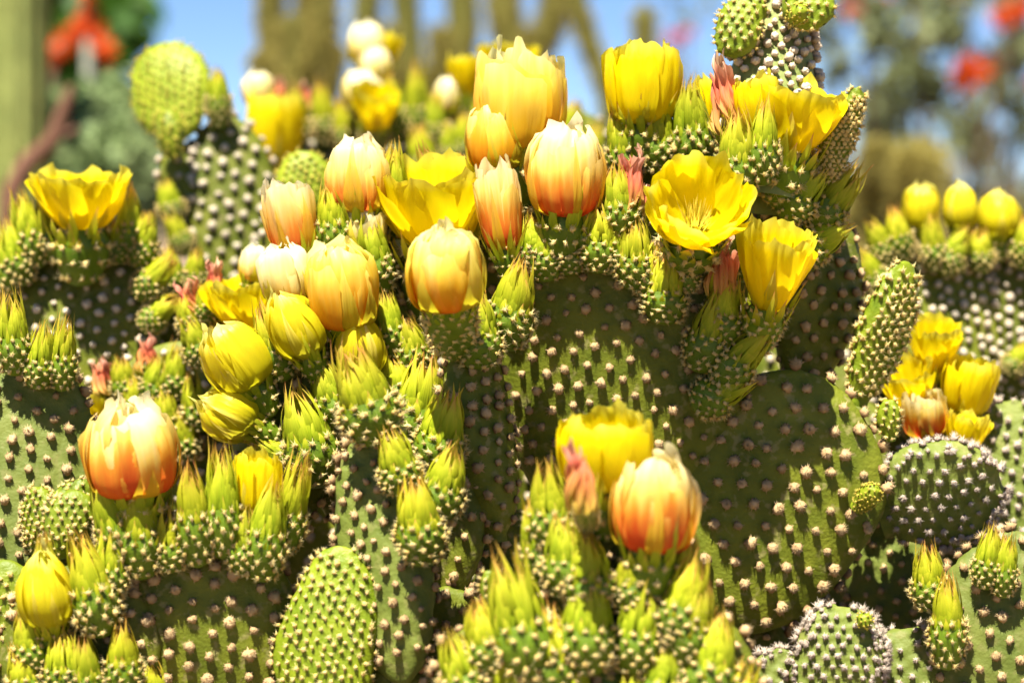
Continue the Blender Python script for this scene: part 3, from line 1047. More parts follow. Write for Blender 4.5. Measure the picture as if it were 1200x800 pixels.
# ---- G: behind on the right
plant('G', "prickly pear bearing three upright closed yellow blooms beside each other", 1120, 0.32)
pad('G', (1118, 500), (1086, 292), 176, 44, 0.32, 0.33, 12, 'far', 16, 9, seed=80, lat=34)
pad('G', (1205, 520), (1190, 282), 150, 44, 0.34, 0.34, -14, 'far', 16, 9, seed=81, lat=30)
pad('G', (1025, 430), (1018, 300), 80, 36, 0.36, 0.36, 20, 'far', 16, 8, seed=82)
pad('G', (1130, 720), (1130, 470), 260, 48, 0.34, 0.32, 0, 'far', 22, 10, seed=83)
stem('G', 1130, 690, 0.34, 110)

# ---- H: yellow cluster beside the slender young pad
plant('H', "prickly pear with four open yellow blooms in a tight bunch behind woolly pad", 1110, 0.18)
pad('H', (1115, 640), (1095, 432), 130, 44, 0.19, 0.19, 10, 'far', 20, 9.5, seed=90)
pad('H', (1195, 720), (1188, 470), 130, 46, 0.16, 0.17, -10, 'wool', 17, 9, seed=91)
pad('H', (1110, 860), (1105, 610), 190, 46, 0.19, 0.19, 0, 'far', 22, 10, seed=92)
stem('H', 1110, 830, 0.19, 90)
stem('H', 1193, 700, 0.17, 60)

# ---- I: lower right
plant('I', "small prickly pear with white woolly low pads and a single slim green bud", 1080, 0.0)
pad('I', (1135, 870), (1228, 628), 190, 50, 0.0, 0.01, -6, 'blue', 27, 12, seed=100, lat=6, c=0.5)
pad('I', (982, 850), (984, 710), 108, 46, -0.01, -0.005, 4, 'wool', 14, 8.5, seed=101, c=0.5, base_r=0.75, lat=0)
pad('I', (1012, 735), (1014, 718), 17, 16, -0.02, -0.02, 0, 'fresh', 5, 3.6, name='young_pad', seed=102, res=24)
pad('I', (1080, 880), (1058, 736), 124, 46, 0.015, 0.015, -10, 'wool', 20, 9.5, seed=103, c=0.5, base_r=0.6)
pad('I', (880, 860), (930, 766), 74, 36, -0.005, 0.0, 0, 'wool', 18, 9, seed=104)
pad('I', (1062, 800), (1045, 600), 116, 40, 0.12, 0.12, -14, 'blue', 22, 9, seed=105)
pad('I', (1160, 860), (1165, 650), 110, 40, 0.07, 0.07, 0, 'old', 22, 9, seed=106)
stem('I', 1140, 850, 0.0, 80)
stem('I', 985, 835, -0.01, 60)
stem('I', 1080, 850, 0.02, 60)
stem('I', 1062, 780, 0.12, 50)
stem('I', 1160, 840, 0.07, 50)
stem('I', 884, 850, -0.005, 30)

# ---- K: low shaded plant filling the ground behind the big one
plant('K', "shaded prickly pear half hidden in the gaps behind the big blooming plant", 760, 0.32)
rk = random.Random(12)
for k, (x, y, dk) in enumerate([(300, 470, .30), (380, 430, .36), (470, 480, .40), (560, 520, .33), (640, 480, .42), (760, 560, .34), (850, 520, .40), (930, 470, .36), (1000, 560, .30), (960, 690, .26), (1040, 640, .36), (880, 700, .34), (600, 690, .28), (420, 620, .30), (330, 600, .26), (800, 720, .27), (1010, 420, .42), (700, 690, .30)]):
    wk = rk.uniform(130, 175)
    pad('K', (x + rk.uniform(-25, 25), y + 130), (x, y - 90), wk, 44, dk, dk, rk.uniform(-30, 30), 'far', 24, 10, seed=200 + k, res=32, back=False)
    stem('K', x, y + 118, dk, 60)

# ---- buds of A
for b, t, wv in [
    ((772, 205), (770, 104), 42), ((815, 205), (805, 88), 46), ((864, 232), (865, 133), 46), ((891, 218), (898, 116), 36),
    ((914, 245), (931, 153), 44), ((918, 258), (964, 192), 42), ((948, 270), (1004, 198), 46), ((925, 300), (993, 262), 46),
    ((818, 436), (841, 350), 44), ((838, 452), (905, 378), 46), ((812, 478), (878, 440), 44),
    ((746, 340), (742, 248), 44), ((777, 380), (782, 298), 48), ((588, 410), (612, 308), 52), ((562, 432), (558, 350), 50),
    ((480, 255), (461, 164), 40), ((505, 260), (497, 178), 36), ((552, 250), (543, 184), 34), ((394, 305), (386, 212), 40),
    ((446, 345), (430, 258), 42), ((462, 420), (450, 345), 36), ((486, 440), (476, 372), 46), ((398, 500), (375, 418), 46),
    ((446, 520), (410, 412), 64), ((470, 480), (456, 408), 42), ((486, 530), (498, 418), 60), ((508, 556), (527, 462), 54),
    ((476, 580), (454, 502), 46), ((508, 610), (534, 522), 50), ((498, 662), (484, 562), 52), ((334, 446), (304, 356), 40),
    ((376, 570), (346, 452), 60), ((345, 545), (294, 512), 30), ((640, 330), (640, 262), 44), ((700, 320), (706, 246), 46),
    ((868, 330), (880, 262), 40), ((730, 280), (722, 196), 44), ((735, 215), (728, 128), 42), ((655, 300), (676, 236), 44), ((845, 405), (850, 330), 42),
    ((632, 318), (622, 250), 40), ((668, 322), (664, 262), 42), ((684, 300), (690, 232), 40), ((720, 322), (716, 262), 40), ((760, 350), (764, 284), 40), ((800, 345), (806, 290), 42), ((832, 390), (862, 332), 40), ((850, 425), (890, 398), 36), ((790, 300), (796, 262), 40), ((548, 300), (552, 252), 38),
    ((410, 450), (404, 372), 42), ((430, 480), (398, 400), 40),
]:
    bud('A', b, t, wv * 1.14)

# ---- flowers of A
flower('A', 'peach', (420, 209), 74, 88, -2, 0.12, seed=1)
flower('A', 'peach', (342, 258), 64, 88, -10, 0.15, prof='tulip', seed=2)
flower('A', 'cream', (336, 322), 70, 70, -8, 0.25, seed=3)
flower('A', 'gold', (402, 338), 88, 100, -6, 0.25, dd=-0.01, seed=4)
flower('A', 'cream', (426, 272), 66, 60, 4, 0.12, prof='tulip', dd=0.01, seed=5)
flower('A', 'yellow', (511, 247), 140, 104, -3, 0.25, prof='cup', seed=6)
flower('A', 'gold', (523, 318), 98, 94, -4, 0.3, dd=-0.045, seed=7)
flower('A', 'peach', (586, 246), 56, 104, -8, 0.12, prof='tulip', dd=-0.01, seed=8)
flower('A', 'gold', (664, 205), 94, 104, 2, 0.15, seed=9, petmat='peach')
flower('A', 'peach', (581, 162), 74, 82, -4, 0.15, dd=-0.02, seed=10, petmat='gold')
flower('A', 'gold', (611, 124), 120, 132, 2, 0.12, prof='tulip', seed=11)
flower('A', 'yellow', (752, 102), 86, 96, 0, 0.1, prof='tulip', seed=12)
flower('A', 'yellow', (930, 142), 110, 84, 10, 0.2, prof='cup', seed=13)
flower('A', 'yellow', (886, 124), 54, 66, -6, 0.1, prof='tulip', dd=0.01, seed=14)
flower('A', 'yellow', (836, 122), 44, 60, -6, 0.1, prof='tulip', dd=0.02, seed=15)
flower('A', 'yellow', (815, 248), 120, 108, 2, 0.95, prof='bowl', dd=-0.02, seed=16)
flower('A', 'yellow', (905, 320), 84, 98, 8, 0.35, prof='cup', dd=-0.02, seed=17)
flower('A', 'lemon', (277, 420), 72, 82, -32, 0.2, prof='globe', seed=18)
flower('A', 'lemon', (268, 484), 60, 70, -62, 0.2, seed=19)
flower('A', 'lemon', (346, 382), 58, 82, -26, 0.3, dd=-0.01, seed=20)
flower('A', 'lemon', (420, 404), 60, 78, -2, 0.3, dd=-0.01, seed=21)
flower('A', 'wilt', (848, 112), 46, 92, -6, 0.1, ov=0.8, seed=22, ovw=0.55)
flower('A', 'wilt', (738, 212), 49, 76, 2, 0.3, ov=0.7, seed=23, ovw=0.5)
flower('A', 'wilt', (614, 196), 33, 56, 2, 0.1, seed=24, ovw=0.5)
flower('A', 'wilt', (850, 312), 44, 70, 16, 0.35, seed=25, ovw=0.5)
flower('A', 'wilt', (882, 284), 39, 40, 10, 0.4, seed=26, ovw=0.5)
flower('A', 'wilt', (758, 234), 28, 34, 6, 0.3, seed=27, ovw=0.5)

# ---- B
for b, t, wv in [
    ((150, 672), (114, 552), 50), ((166, 678), (160, 562), 56), ((232, 664), (221, 548), 48), ((264, 654), (258, 528), 48),
    ((304, 680), (322, 562), 52), ((340, 640), (352, 540), 46), ((122, 745), (90, 622), 58), ((60, 720), (50, 622), 40), ((36, 825), (20, 752), 46), ((76, 815), (70, 735), 50),
    ((104, 830), (96, 748), 46), ((146, 820), (142, 732), 46), ((182, 850), (178, 774), 42), ((40, 790), (28, 718), 44),
    ((18, 440), (12, 346), 44), ((44, 456), (52, 380), 40), ((72, 458), (76, 378), 36), ((200, 670), (196, 590), 44), ((130, 700), (128, 618), 46), ((284, 672), (290, 590), 44),
]:
    bud('B', b, t, wv)
flower('B', 'peach', (155, 528), 114, 112, -2, 0.2, seed=30)
flower('B', 'lemon', (56, 690), 64, 90, -4, 0.3, seed=31)
flower('B', 'yellow', (302, 566), 54, 76, 2, 0.1, prof='tulip', seed=32)

# ---- C
for b, t, wv in [
    ((28, 335), (4, 255), 42), ((44, 315), (22, 232), 42), ((66, 305), (48, 230), 42), ((112, 312), (112, 262), 44), ((150, 305), (152, 222), 38),
    ((164, 315), (174, 246), 38), ((160, 350), (202, 302), 38), ((166, 386), (206, 348), 34), ((90, 310), (84, 258), 44), ((136, 310), (136, 258), 44),
    ((178, 475), (190, 420), 40), ((205, 470), (210, 405), 38), ((236, 505), (226, 436), 44), ((160, 490), (152, 440), 34), ((240, 430), (218, 372), 38), ((258, 440), (250, 380), 40),
    ((10, 350), (-10, 270), 42), ((280, 440), (270, 380), 40), ((228, 395), (214, 345), 34), ((206, 350), (196, 288), 34), ((226, 345), (232, 290), 32), ((190, 370), (178, 316), 32), ((246, 380), (240, 330), 34), ((150, 470), (140, 420), 34), ((196, 520), (190, 456), 40), ((258, 500), (262, 440), 40), ((218, 540), (214, 480), 40), ((168, 540), (172, 486), 36),
]:
    bud('C', b, t, wv)
flower('C', 'yellow', (96, 238), 112, 72, 0, 0.15, seed=40)
flower('C', 'yellow', (286, 358), 86, 66, -6, 0.25, seed=41)
flower('C', 'yellow', (112, 488), 66, 66, -4, 0.2, seed=42)
flower('C', 'wilt', (172, 415), 36, 46, 6, 0.2, seed=43)
flower('C', 'wilt', (122, 440), 33, 42, -4, 0.2, seed=44)
flower('C', 'wilt', (222, 350), 39, 52, -16, 0.2, seed=45)
flower('C', 'wilt', (254, 328), 31, 52, 0, 0.2, seed=46)
flower('C', 'cream', (300, 310), 40, 44, 10, 0.1, seed=47)

# ---- D
for b, t, wv in [((257, 150), (255, 82), 32), ((206, 262), (192, 212), 34), ((220, 300), (198, 250), 30)]:
    bud('D', b, t, wv)

# ---- E
for b, t, wv in [
    ((385, 172), (374, 96), 34), ((406, 178), (396, 112), 34), ((490, 170), (488, 82), 34), ((470, 170), (456, 92), 34), ((512, 175), (506, 106), 34),
    ((500, 215), (490, 148), 38), ((350, 175), (345, 105), 32), ((545, 190), (542, 130), 34), ((530, 200), (524, 146), 34), ((660, 190), (676, 120), 36), ((690, 200), (700, 140), 34), ((560, 170), (566, 110), 30),
]:
    bud('E', b, t, wv)
flower('E', 'cream', (430, 52), 48, 48, -4, 0.1, seed=60)
flower('E', 'cream', (441, 78), 40, 40, 0, 0.15, seed=61, dd=-0.02)
flower('E', 'cream', (424, 106), 50, 42, -4, 0.2, seed=62, dd=-0.03)
flower('E', 'yellow', (441, 130), 54, 52, 4, 0.5, seed=63, dd=-0.05)
flower('E', 'yellow', (455, 60), 30, 40, 10, 0.1, seed=64)
flower('E', 'yellow', (321, 158), 62, 92, 2, 0.2, prof='tulip', seed=65)
flower('E', 'cream', (303, 106), 38, 40, -4, 0.1, seed=66)
flower('E', 'wilt', (327, 108), 23, 32, 6, 0.1, seed=67)
flower('E', 'wilt', (356, 112), 26, 34, 6, 0.1, seed=68)
flower('E', 'cream', (523, 114), 34, 40, 6, 0.1, seed=69)
flower('E', 'yellow', (545, 92), 44, 52, 0, 0.1, seed=70)
flower('E', 'yellow', (596, 74), 66, 44, 0, 0.1, seed=71)

# ---- F
for b, t, wv in [
    ((650, 645), (638, 536), 50), ((636, 690), (622, 586), 38), ((692, 715), (686, 620), 54), ((578, 790), (557, 700), 48), ((552, 825), (528, 742), 50),
    ((622, 800), (594, 660), 66), ((686, 790), (690, 670), 60), ((714, 835), (719, 712), 60), ((744, 790), (751, 690), 50), ((790, 760), (814, 655), 50),
    ((800, 780), (820, 680), 50), ((770, 840), (788, 742), 54), ((822, 830), (842, 712), 60), ((848, 855), (876, 780), 50), ((788, 710), (806, 630), 46),
    ((650, 820), (640, 720), 56), ((600, 840), (592, 760), 54), ((740, 720), (744, 640), 50), ((664, 700), (658, 610), 46), ((675, 850), (668, 770), 50), ((745, 860), (742, 780), 50),
]:
    bud('F', b, t, wv * 1.2, lean=0.1)
flower('F', 'yellow', (708, 530), 106, 92, 0, 0.2, prof='tulip', seed=80)
flower('F', 'peach', (766, 590), 104, 116, 3, 0.2, seed=81)
flower('F', 'wilt', (680, 556), 46, 84, -8, 0.2, seed=82, d=-0.175)

# ---- G
for b, t, wv in [((1042, 310), (1018, 256), 34), ((1058, 310), (1047, 244), 36), ((1096, 318), (1091, 250), 36), ((1104, 322), (1136, 266), 36), ((1036, 345), (1004, 292), 36),
                 ((1150, 320), (1148, 268), 34), ((1198, 315), (1202, 256), 36), ((1180, 440), (1206, 400), 30)]:
    bud('G', b, t, wv)
flower('G', 'lemon', (1079, 243), 40, 52, -2, 0.15, prof='globe', seed=90)
flower('G', 'lemon', (1125, 244), 38, 54, -2, 0.15, seed=91)
flower('G', 'lemon', (1170, 252), 48, 58, 0, 0.15, seed=92)

# ---- H
flower('H', 'yellow', (1092, 408), 64, 60, 0, 0.4, seed=95)
flower('H', 'yellow', (1062, 456), 66, 56, -14, 0.4, seed=96, dd=-0.01)
flower('H', 'yellow', (1133, 452), 60, 66, 8, 0.3, prof='tulip', seed=97)
flower('H', 'peach', (1082, 486), 56, 54, -8, 0.3, prof='tulip', seed=98, dd=-0.03)
flower('H', 'yellow', (1130, 512), 50, 54, 10, 0.2, seed=99, dd=-0.03)

# ---- I
for b, t, wv in [((1110, 784), (1111, 676), 44), ((1092, 715), (1085, 632), 46), ((1152, 690), (1164, 616), 36), ((1174, 700), (1182, 628), 32)]:
    bud('I', b, t, wv)
pr = [o for k, o in enumerate(PROTO) if k not in USED]
for tri in pr:
    for o in tri:
        bpy.data.objects.remove(o)

# ================================================================== plants further off
M['col'] = skin_mat("columnar cactus skin", (0.09, 0.095, 0.016), (0.16, 0.15, 0.03), 12, 0.6, 0.3)
M['colp'] = skin_mat("pale column skin", (0.17, 0.20, 0.055), (0.28, 0.31, 0.09), 12, 0.6, 0.3)
M['spine'] = ramp_mat("golden spines", [(0, (0.20, 0.16, 0.03)), (1, (0.42, 0.36, 0.10))], 0.2, 0.7)
M['agave'] = ramp_mat("agave leaf", [(0, (0.13, 0.19, 0.07)), (0.7, (0.20, 0.26, 0.11)), (1, (0.2, 0.2, 0.09))], 0.25, 0.7, 0.3)
M['leafd'] = ramp_mat("dark leaf", [(0, (0.03, 0.09, 0.012)), (1, (0.09, 0.20, 0.02))], 0.45, 0.45)
M['leafg'] = ramp_mat("grey green leaf", [(0, (0.14, 0.17, 0.07)), (1, (0.26, 0.29, 0.14))], 0.35, 0.5)
M['bark'] = skin_mat("brown bark", (0.10, 0.065, 0.04), (0.22, 0.15, 0.10), 25, 0.9, 0.8)
M['redbark'] = skin_mat("reddish dead wood", (0.10, 0.045, 0.025), (0.17, 0.085, 0.055), 25, 0.85, 0.8)
M['red'] = ramp_mat("red blossom", [(0, (0.62, 0.07, 0.012)), (1, (0.85, 0.17, 0.03))], 0.4, 0.5)
M['pink'] = ramp_mat("pink blossom", [(0, (0.6, 0.06, 0.10)), (1, (0.80, 0.2, 0.24))], 0.3, 0.5)
M['greystem'] = skin_mat("grey green stalk", (0.25, 0.28, 0.22), (0.36, 0.38, 0.32), 20, 0.7, 0.3)


def tube(pts, rad, nu=20, ribs=0, rib=0.0, seg=30, dome=True):
    pts = np.array([tuple(p) for p in pts], float)
    k = np.linspace(0, 1, len(pts))
    t = np.linspace(0, 1, seg)
    C = np.stack([np.interp(t, k, pts[:, i]) for i in range(3)], -1)
    for _ in range(3):
        C[1:-1] = (C[:-2] + 2 * C[1:-1] + C[2:]) / 4
    rr = np.interp(t, np.linspace(0, 1, len(rad)), rad) if hasattr(rad, '__len__') else np.full(seg, rad)
    if dome:
        ln = np.linalg.norm(np.diff(C, axis=0), axis=1).sum()
        dt = (1 - t) * ln / max(rr[-1], 1e-6)
        rr = rr * np.sqrt(np.clip(1 - np.clip(1 - dt, 0, 1) ** 2, 0.02, 1))
    T = np.gradient(C, axis=0)
    T /= np.linalg.norm(T, axis=1, keepdims=True)
    ref = np.array([0.13, 1.0, 0.07])
    A = np.cross(T, ref)
    A /= np.linalg.norm(A, axis=1, keepdims=True)
    B = np.cross(T, A)
    th = np.linspace(0, 2 * math.pi, nu, endpoint=False)
    q = 1 + rib * np.cos(ribs * th) if ribs else np.ones(nu)
    V = C[:, None, :] + (rr[:, None, None]) * (A[:, None, :] * (np.cos(th) * q)[None, :, None] + B[:, None, :] * (np.sin(th) * q)[None, :, None])
    return V.reshape(-1, 3), grid_faces(nu, seg, True), C, rr, A, B


def column(parent, pts, rad, ribs, name, mat, seed, spines=True, ln=0.02):
    V, F, C, rr, A, B = tube(pts, rad, ribs * 4, ribs, 0.10, 40)
    o = mk(name, V, F, mat, parent)
    if parent is not None:
        o.matrix_local = Matrix.Translation(-parent.location)
    if spines:
        rg = np.random.default_rng(seed)
        Vs, Fs, Hs, n = [], [], [], 0
        for i in range(1, len(C)):
            for j in range(ribs):
                a = 2 * math.pi * j / ribs
                d = A[i] * math.cos(a) + B[i] * math.sin(a)
                for s in range(4):
                    c = C[i] + d * rr[i] * 1.08 + rg.normal(0, rad * 0.05, 3)
                    e = d + rg.normal(0, 0.6, 3)
                    e /= np.linalg.norm(e)
                    sd = np.cross(e, d + 0.01)
                    sd /= np.linalg.norm(sd)
                    wv = ln * 0.06
                    Vs.append(np.array([c + sd * wv, c - sd * wv, c + e * ln * rg.uniform(.5, 1.2)]))
                    Fs.append(np.array([[0, 1, 2]]) + n)
                    Hs += [0, 0, 1]
                    n += 3
        sp = mk("spine_cover", np.concatenate(Vs), np.concatenate(Fs), M['spine'], o, h=Hs, uv=np.concatenate(Vs)[:, :2])
        sp['kind'] = 'stuff'
    return o


def ground_under(p):
    return Vector((p.x, p.y, 0.0))


# left: a thick pale ribbed column
d = 1.8
b0 = P(-10, 0, d)
e = thing("columnar_cactus", "thick pale green ribbed cactus column beside the orange flower stalk", "cactus", ground_under(b0))
column(e, [ground_under(b0), P(-10, 250, d), P(-10, 0, d), P(-10, -160, d)], 60 * KPX * (DIST + d), 22, "column", M['colp'], 1, True, 0.012)

# middle: candelabra cacti behind the flowers
def candelabra(label, trunk, arms, d, rad, seed):
    f0 = P(trunk[0][0], trunk[0][1], d)
    e = thing("candelabra_cactus", label, "cactus", ground_under(f0), "spiny columnar cacti behind the prickly pears")
    s = KPX * (DIST + d)
    column(e, [ground_under(f0)] + [P(x, y, d) for x, y in trunk], rad * 0.75 * s, 11, "trunk", M['col'], seed)
    for k, (arm, ra, da) in enumerate(arms):
        column(e, [P(x, y, d + da * (0 if i == 0 else 1)) for i, (x, y) in enumerate(arm)], ra * s, 11, "arm", M['col'], seed + k + 1)
    return e


candelabra("cluster of stout club-shaped cactus stems above the cream blooms", [(350, 230), (352, 130), (346, 60), (340, 20)],
           [([(350, 110), (322, 66), (316, 20), (320, -35)], 13.7, 0.05), ([(352, 100), (376, 66), (382, 30), (378, -30)], 12.2, -0.04), ([(350, 120), (322, 104), (308, 82), (303, 62)], 9.4, -0.08), ([(352, 140), (384, 116), (392, 80), (394, 54)], 8.6, 0.08), ([(350, 100), (360, 50), (358, 10), (352, -40)], 8.6, 0.1)], 2.6, 17, 10)
candelabra("forked spiny cactus with broad upright arms rising behind the big golden bloom", [(490, 240), (486, 120), (478, 40), (468, -70)],
           [([(486, 130), (442, 96), (428, 40), (434, -60)], 14.4, 0.06), ([(488, 140), (526, 100), (544, 40), (538, -60)], 16.6, 0.05), ([(486, 120), (462, 96), (452, 60), (450, 28)], 9.4, -0.1), ([(488, 130), (508, 100), (516, 66), (514, 30)], 8.6, -0.1)], 2.9, 19, 30)
candelabra("U-shaped spiny cactus with two arms and one long curving stem", [(618, 240), (616, 110), (618, 52)],
           [([(618, 70), (596, 44), (588, 0), (596, -70)], 15.8, 0.0), ([(618, 70), (640, 44), (652, 4), (644, -70)], 14.4, 0.0), ([(640, 260), (716, 200), (712, 110), (690, 50), (676, 10), (668, -70)], 10.1, -0.1)], 2.7, 22, 50)
candelabra("lone thin cactus stem tip rising beside the tall yellow cupped flower", [(752, 240), (757, 90), (755, 8)], [], 2.5, 14, 70)

# ---- golden cholla at right
def cholla():
    d = 2.4
    f0 = P(1055, 420, d)
    e = thing("cholla", "golden fuzzy cholla with stubby joints above the three closed yellow blooms", "cactus", ground_under(f0))
    rg = random.Random(5)
    V, F, *_ = tube([ground_under(f0), P(1055, 350, d), P(1052, 250, d)], [0.05, 0.045, 0.035], 14)
    tr = mk("trunk", V, F, M['bark'], e)
    tr.matrix_local = Matrix.Translation(-e.location)
    s = KPX * (DIST + d)
    for k, (x0, y0, x1, y1, r) in enumerate([(1050, 270, 1010, 200, 18), (1040, 262, 1030, 182, 18), (1054, 258, 1052, 176, 19), (1058, 258, 1076, 180, 18), (1060, 268, 1098, 196, 17),
                                             (1050, 280, 1000, 240, 16), (1060, 280, 1110, 230, 15), (1046, 300, 1012, 280, 14), (1062, 300, 1096, 275, 14), (1040, 240, 1020, 170, 13), (1070, 230, 1092, 172, 13)]):
        dd = rg.uniform(-0.12, 0.12)
        column(e, [P(x0, y0, d), P((x0 + x1) / 2 + rg.uniform(-5, 5), (y0 + y1) / 2, d + dd * .7), P(x1, y1, d + dd)], r * s * 0.8, 9, "joint", M['spine'], 90 + k, True, 0.03)


cholla()


# ---- leafy things
def leaf_mass(name, centres, n, size, mat, parent, seed, long=2.2):
    rg = np.random.default_rng(seed)
    cs = np.array([tuple(c[0]) for c in centres])
    rs = np.array([c[1] for c in centres])
    i = rg.integers(0, len(cs), n)
    off = rg.normal(0, 0.45, (n, 3))
    p = cs[i] + off * rs[i][:, None]
    a = rg.normal(0, 1, (n, 3))
    a /= np.linalg.norm(a, axis=1, keepdims=True)
    b = np.cross(a, rg.normal(0, 1, (n, 3)))
    b /= np.linalg.norm(b, axis=1, keepdims=True)
    sz = size * rg.uniform(0.6, 1.3, n)[:, None]
    V = np.stack([p - a * sz * long / 2, p + b * sz / 2, p + a * sz * long / 2, p - b * sz / 2], 1).reshape(-1, 3)
    F = np.arange(4 * n).reshape(-1, 4)
    h = np.repeat(rg.uniform(0, 1, n), 4)
    o = mk(name, V, F, mat, parent, h=h, uv=V[:, :2], smooth=False)
    o.matrix_local = Matrix.Translation(-parent.location)
    return o


def shrub(name, label, cat, px, d, blobs, n, size, mat, seed, group=None, nst=5):
    f0 = P(px, 400, d)
    e = thing(name, label, cat, ground_under(f0), group)
    rg = random.Random(seed)
    cs = []
    for (x, y, r, dd) in blobs:
        cs.append((P(x, y, d + dd), r * KPX * (DIST + d + dd)))
    leaf_mass("crown", cs, n, size, mat, e, seed)
    Vs, Fs, k = [], [], 0
    for c, r in cs:
        mid = e.location.lerp(c, 0.5) + Vector((rg.uniform(-.1, .1), rg.uniform(-.1, .1), 0.08))
        V, F, *_ = tube([e.location + Vector((rg.uniform(-.04, .04), rg.uniform(-.04, .04), 0)), mid, c], [0.022, 0.014, 0.004], 7, seg=14, dome=False)
        Vs.append(V)
        Fs.append(F + k)
        k += len(V)
    t = mk("trunk", np.concatenate(Vs), np.concatenate(Fs), M['bark'], e)
    t.matrix_local = Matrix.Translation(-e.location)
    return e, cs


shrub("leafy_shrub", "dark green leafy shrub behind the orange flower stalk", "shrub", 90, 4.6,
      [(50, 20, 45, 0), (90, -10, 50, .2), (125, 30, 40, 0), (60, 90, 40, .1), (105, 80, 40, .2), (130, -30, 40, .3), (70, -50, 50, 0), (85, 150, 50, 0), (30, 120, 40, .2), (120, 130, 40, .3)], 5200, 0.045, M['leafd'], 3)
rg_ = random.Random(8)
for k, (x0, lab) in enumerate([(20, "low grey green shrub on the horizon past the pale ribbed column"), (300, "low grey green shrub on the horizon past the lime green pad"), (560, "low grey green shrub on the horizon between the columnar stems"),
                               (820, "low grey green shrub on the horizon below the corky pad"), (960, "low grey green shrub on the horizon past the slender club pad"), (1160, "low grey green shrub on the horizon past the golden cholla")]):
    shrub("desert_shrub", lab, "shrub", x0, 9 + (k % 3), [(x0 + rg_.uniform(-110, 110), 262 - rg_.uniform(0, 26), 26, rg_.uniform(-.6, .6)) for _ in range(9)], 2600, 0.07, M['leafg'], 20 + k, "low shrubs along the horizon")


# ---- soft pale shrub and friends at left
M['leafp'] = ramp_mat("pale leaf", [(0, (0.18, 0.26, 0.10)), (1, (0.34, 0.42, 0.19))], 0.35, 0.6)
shrub("pale_shrub", "soft pale green shrub below the orange flower stalk and behind the wide yellow bloom", "shrub", 70, 1.9,
      [(10, 150, 40, 0), (30, 200, 43, .1), (0, 230, 46, 0), (60, 215, 43, -.05), (110, 150, 40, .1), (130, 190, 40, 0), (90, 180, 34, .1), (150, 230, 37, .1), (100, 240, 46, 0), (140, 130, 31, .15), (50, 250, 46, 0), (160, 160, 27, .2), (20, 120, 27, .2), (60, 140, 24, .2)], 18000, 0.016, M['leafp'], 4)


def dead_branch():
    d = 1.65
    pts = [ground_under(P(5, 235, d)), P(8, 235, d), P(30, 192, d), P(62, 165, d), P(78, 118, d), P(84, 100, d)]
    V, F, *_ = tube(pts, [0.013, 0.012, 0.012, 0.011, 0.008, 0.005], 12, seg=40)
    V2, F2, *_ = tube([P(62, 165, d), P(74, 160, d + .02), P(90, 150, d + .05)], [0.006, 0.005, 0.003], 8)
    o = mk("dead_branch", np.concatenate([V, V2]), np.concatenate([F, F2 + len(V)]), M['redbark'])
    tag(o, "reddish brown dead branch leaning through the soft pale shrub", "branch")


dead_branch()


def red_stalk():
    d = 2.7
    s = KPX * (DIST + d)
    f0 = P(104, 200, d)
    e = thing("flower_stalk", "tall grey flower stalk topped with drooping orange-red blossom arms", "flower", ground_under(f0))
    V, F, *_ = tube([ground_under(f0), P(106, 220, d), P(103, 60, d), P(102, -70, d)], [8 * s, 8 * s, 6 * s, 4 * s], 12)
    o = mk("stalk", V, F, M['greystem'], e)
    o.matrix_local = Matrix.Translation(-e.location)
    rg = np.random.default_rng(6)
    for arm in ([(102, 25), (80, 42), (46, 78)], [(102, 28), (116, 40), (127, 66)], [(100, 30), (104, 0), (104, -40)], [(102, 20), (92, 30), (86, 42)]):
        pts = [np.array(P(x, y, d - 0.06 - 0.02 * i)) for i, (x, y) in enumerate(arm)]
        V, F, *_ = tube(pts, [2 * s, 2 * s, 1.5 * s], 8, seg=12)
        o = mk("blossom_arm", V, F, M['greystem'], e)
        o.matrix_local = Matrix.Translation(-e.location)
        SV, SF, SH, SU = [], [], [], []
        for k in range(90):
            t = rg.uniform(0, 1) ** 0.8
            q = pts[0] * (1 - t) ** 2 + 2 * pts[1] * t * (1 - t) + pts[2] * t * t
            dirn = rg.normal(0, 1, 3)
            dirn[2] -= 0.3
            dirn /= np.linalg.norm(dirn)
            ou = np.cross(dirn, rg.normal(0, 1, 3))
            ou /= np.linalg.norm(ou)
            strip(SV, SF, SH, SU, q, ou, dirn, 17 * s * rg.uniform(.7, 1.3), 3.4 * s, (0.1, 0), 0.1, rg, n=5)
        b = mk("blossom", np.concatenate(SV), np.concatenate(SF), M['red'], o, h=SH, uv=SU)
        b['kind'] = 'stuff'


red_stalk()


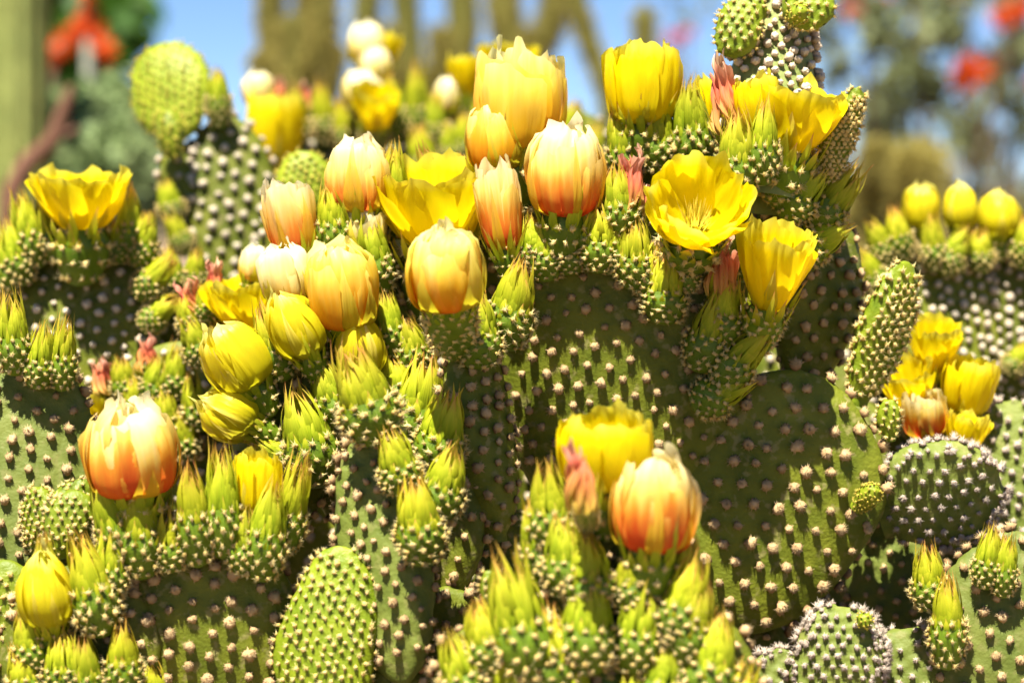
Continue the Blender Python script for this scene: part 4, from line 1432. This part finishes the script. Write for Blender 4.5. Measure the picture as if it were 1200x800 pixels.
# ---- tall open shrubs with red flowers at right
def red_shrub(label, px, d, stems, blooms, seed, leaves):
    s = KPX * (DIST + d)
    f0 = P(px, 400, d)
    e = thing("red_flowering_shrub", label, "shrub", ground_under(f0), "open shrubs with red blossoms")
    rg = random.Random(seed)
    cs = []
    for k, (x0, x1, y1) in enumerate(stems):
        dz = rg.uniform(-.4, .4)
        pts = [ground_under(P(px + (x0 - px) * 0.2, 400, d)), P(x0, 260, d + dz * .5), P((x0 + x1) / 2 + rg.uniform(-14, 14), (260 + y1) / 2, d + dz), P(x1, y1, d + dz)]
        V, F, C, *_ = tube(pts, [6 * s, 4.5 * s, 3 * s, 1.2 * s], 8, seg=24, dome=False)
        o = mk("branch", V, F, M['bark'], e)
        o.matrix_local = Matrix.Translation(-e.location)
        for j in range(5):
            c = C[rg.randrange(10, 23)]
            q = c + np.array([rg.uniform(-1, 1) * 45 * s, rg.uniform(-1, 1) * 30 * s, rg.uniform(0.1, 1) * 50 * s])
            V, F, *_ = tube([c, (c + q) / 2 + np.array([0, 0, -5 * s]), q], [2 * s, 1.3 * s, 0.6 * s], 6, seg=10, dome=False)
            t = mk("twig", V, F, M['bark'], o)
            cs.append((q, 24 * s))
            cs.append(((c + q) / 2, 22 * s))
    leaf_mass("crown", cs, leaves, 0.022, M['leafg'], e, seed)
    for k, (x, y, r, mt) in enumerate(blooms):
        dz = rg.uniform(-.3, .3)
        c = P(x, y, d + dz)
        SV, SF, SH, SU = [], [], [], []
        g2 = np.random.default_rng(seed + k)
        for j in range(80):
            dirn = g2.normal(0, 1, 3)
            dirn /= np.linalg.norm(dirn)
            ou = np.cross(dirn, g2.normal(0, 1, 3))
            ou /= np.linalg.norm(ou)
            strip(SV, SF, SH, SU, np.array(c) + dirn * r * s * 0.3 * g2.uniform(0, 1), ou, dirn, r * s * g2.uniform(.5, 1.0), r * s * 0.2, (0.15, 0), 0.2, g2, n=4)
        b = mk("blossom", np.concatenate(SV), np.concatenate(SF), M[mt], e, h=SH, uv=SU)
        b.matrix_local = Matrix.Translation(-e.location)
        q = e.location.lerp(c, 0.72)
        V, F, *_ = tube([e.location + Vector((rg.uniform(-.1, .1), 0, 0)), q + Vector((rg.uniform(-.05, .05), 0, 0)), c], [3 * s, 2 * s, 1 * s], 6, seg=16, dome=False)
        t = mk("branch", V, F, M['bark'], e)
        t.matrix_local = Matrix.Translation(-e.location)


red_shrub("open twiggy shrub with bright red blossoms rising above the golden cholla", 1110, 4.2,
          [(1000, 985, -30), (1030, 1015, -60), (1060, 1080, -40), (1090, 1060, -50), (1120, 1150, -60), (1150, 1120, -40), (1170, 1210, -50), (1190, 1180, -60), (1210, 1240, 0), (1045, 1035, 40)],
          [(1137, 84, 24, 'red'), (1166, 76, 20, 'red'), (1128, 96, 16, 'red'), (1082, 44, 17, 'red'), (1178, 20, 20, 'red'), (1196, 14, 18, 'red'), (1205, 100, 14, 'red'), (1036, 2, 14, 'red'), (1012, 18, 18, 'pink'), (1000, 14, 14, 'pink')], 7, 2600)
red_shrub("thin open shrub with a few pink blossoms against bare sky beside corky pad", 800, 5.0,
          [(800, 792, 30), (820, 812, 60)], [(790, 46, 13, 'pink'), (806, 40, 9, 'pink')], 11, 120)
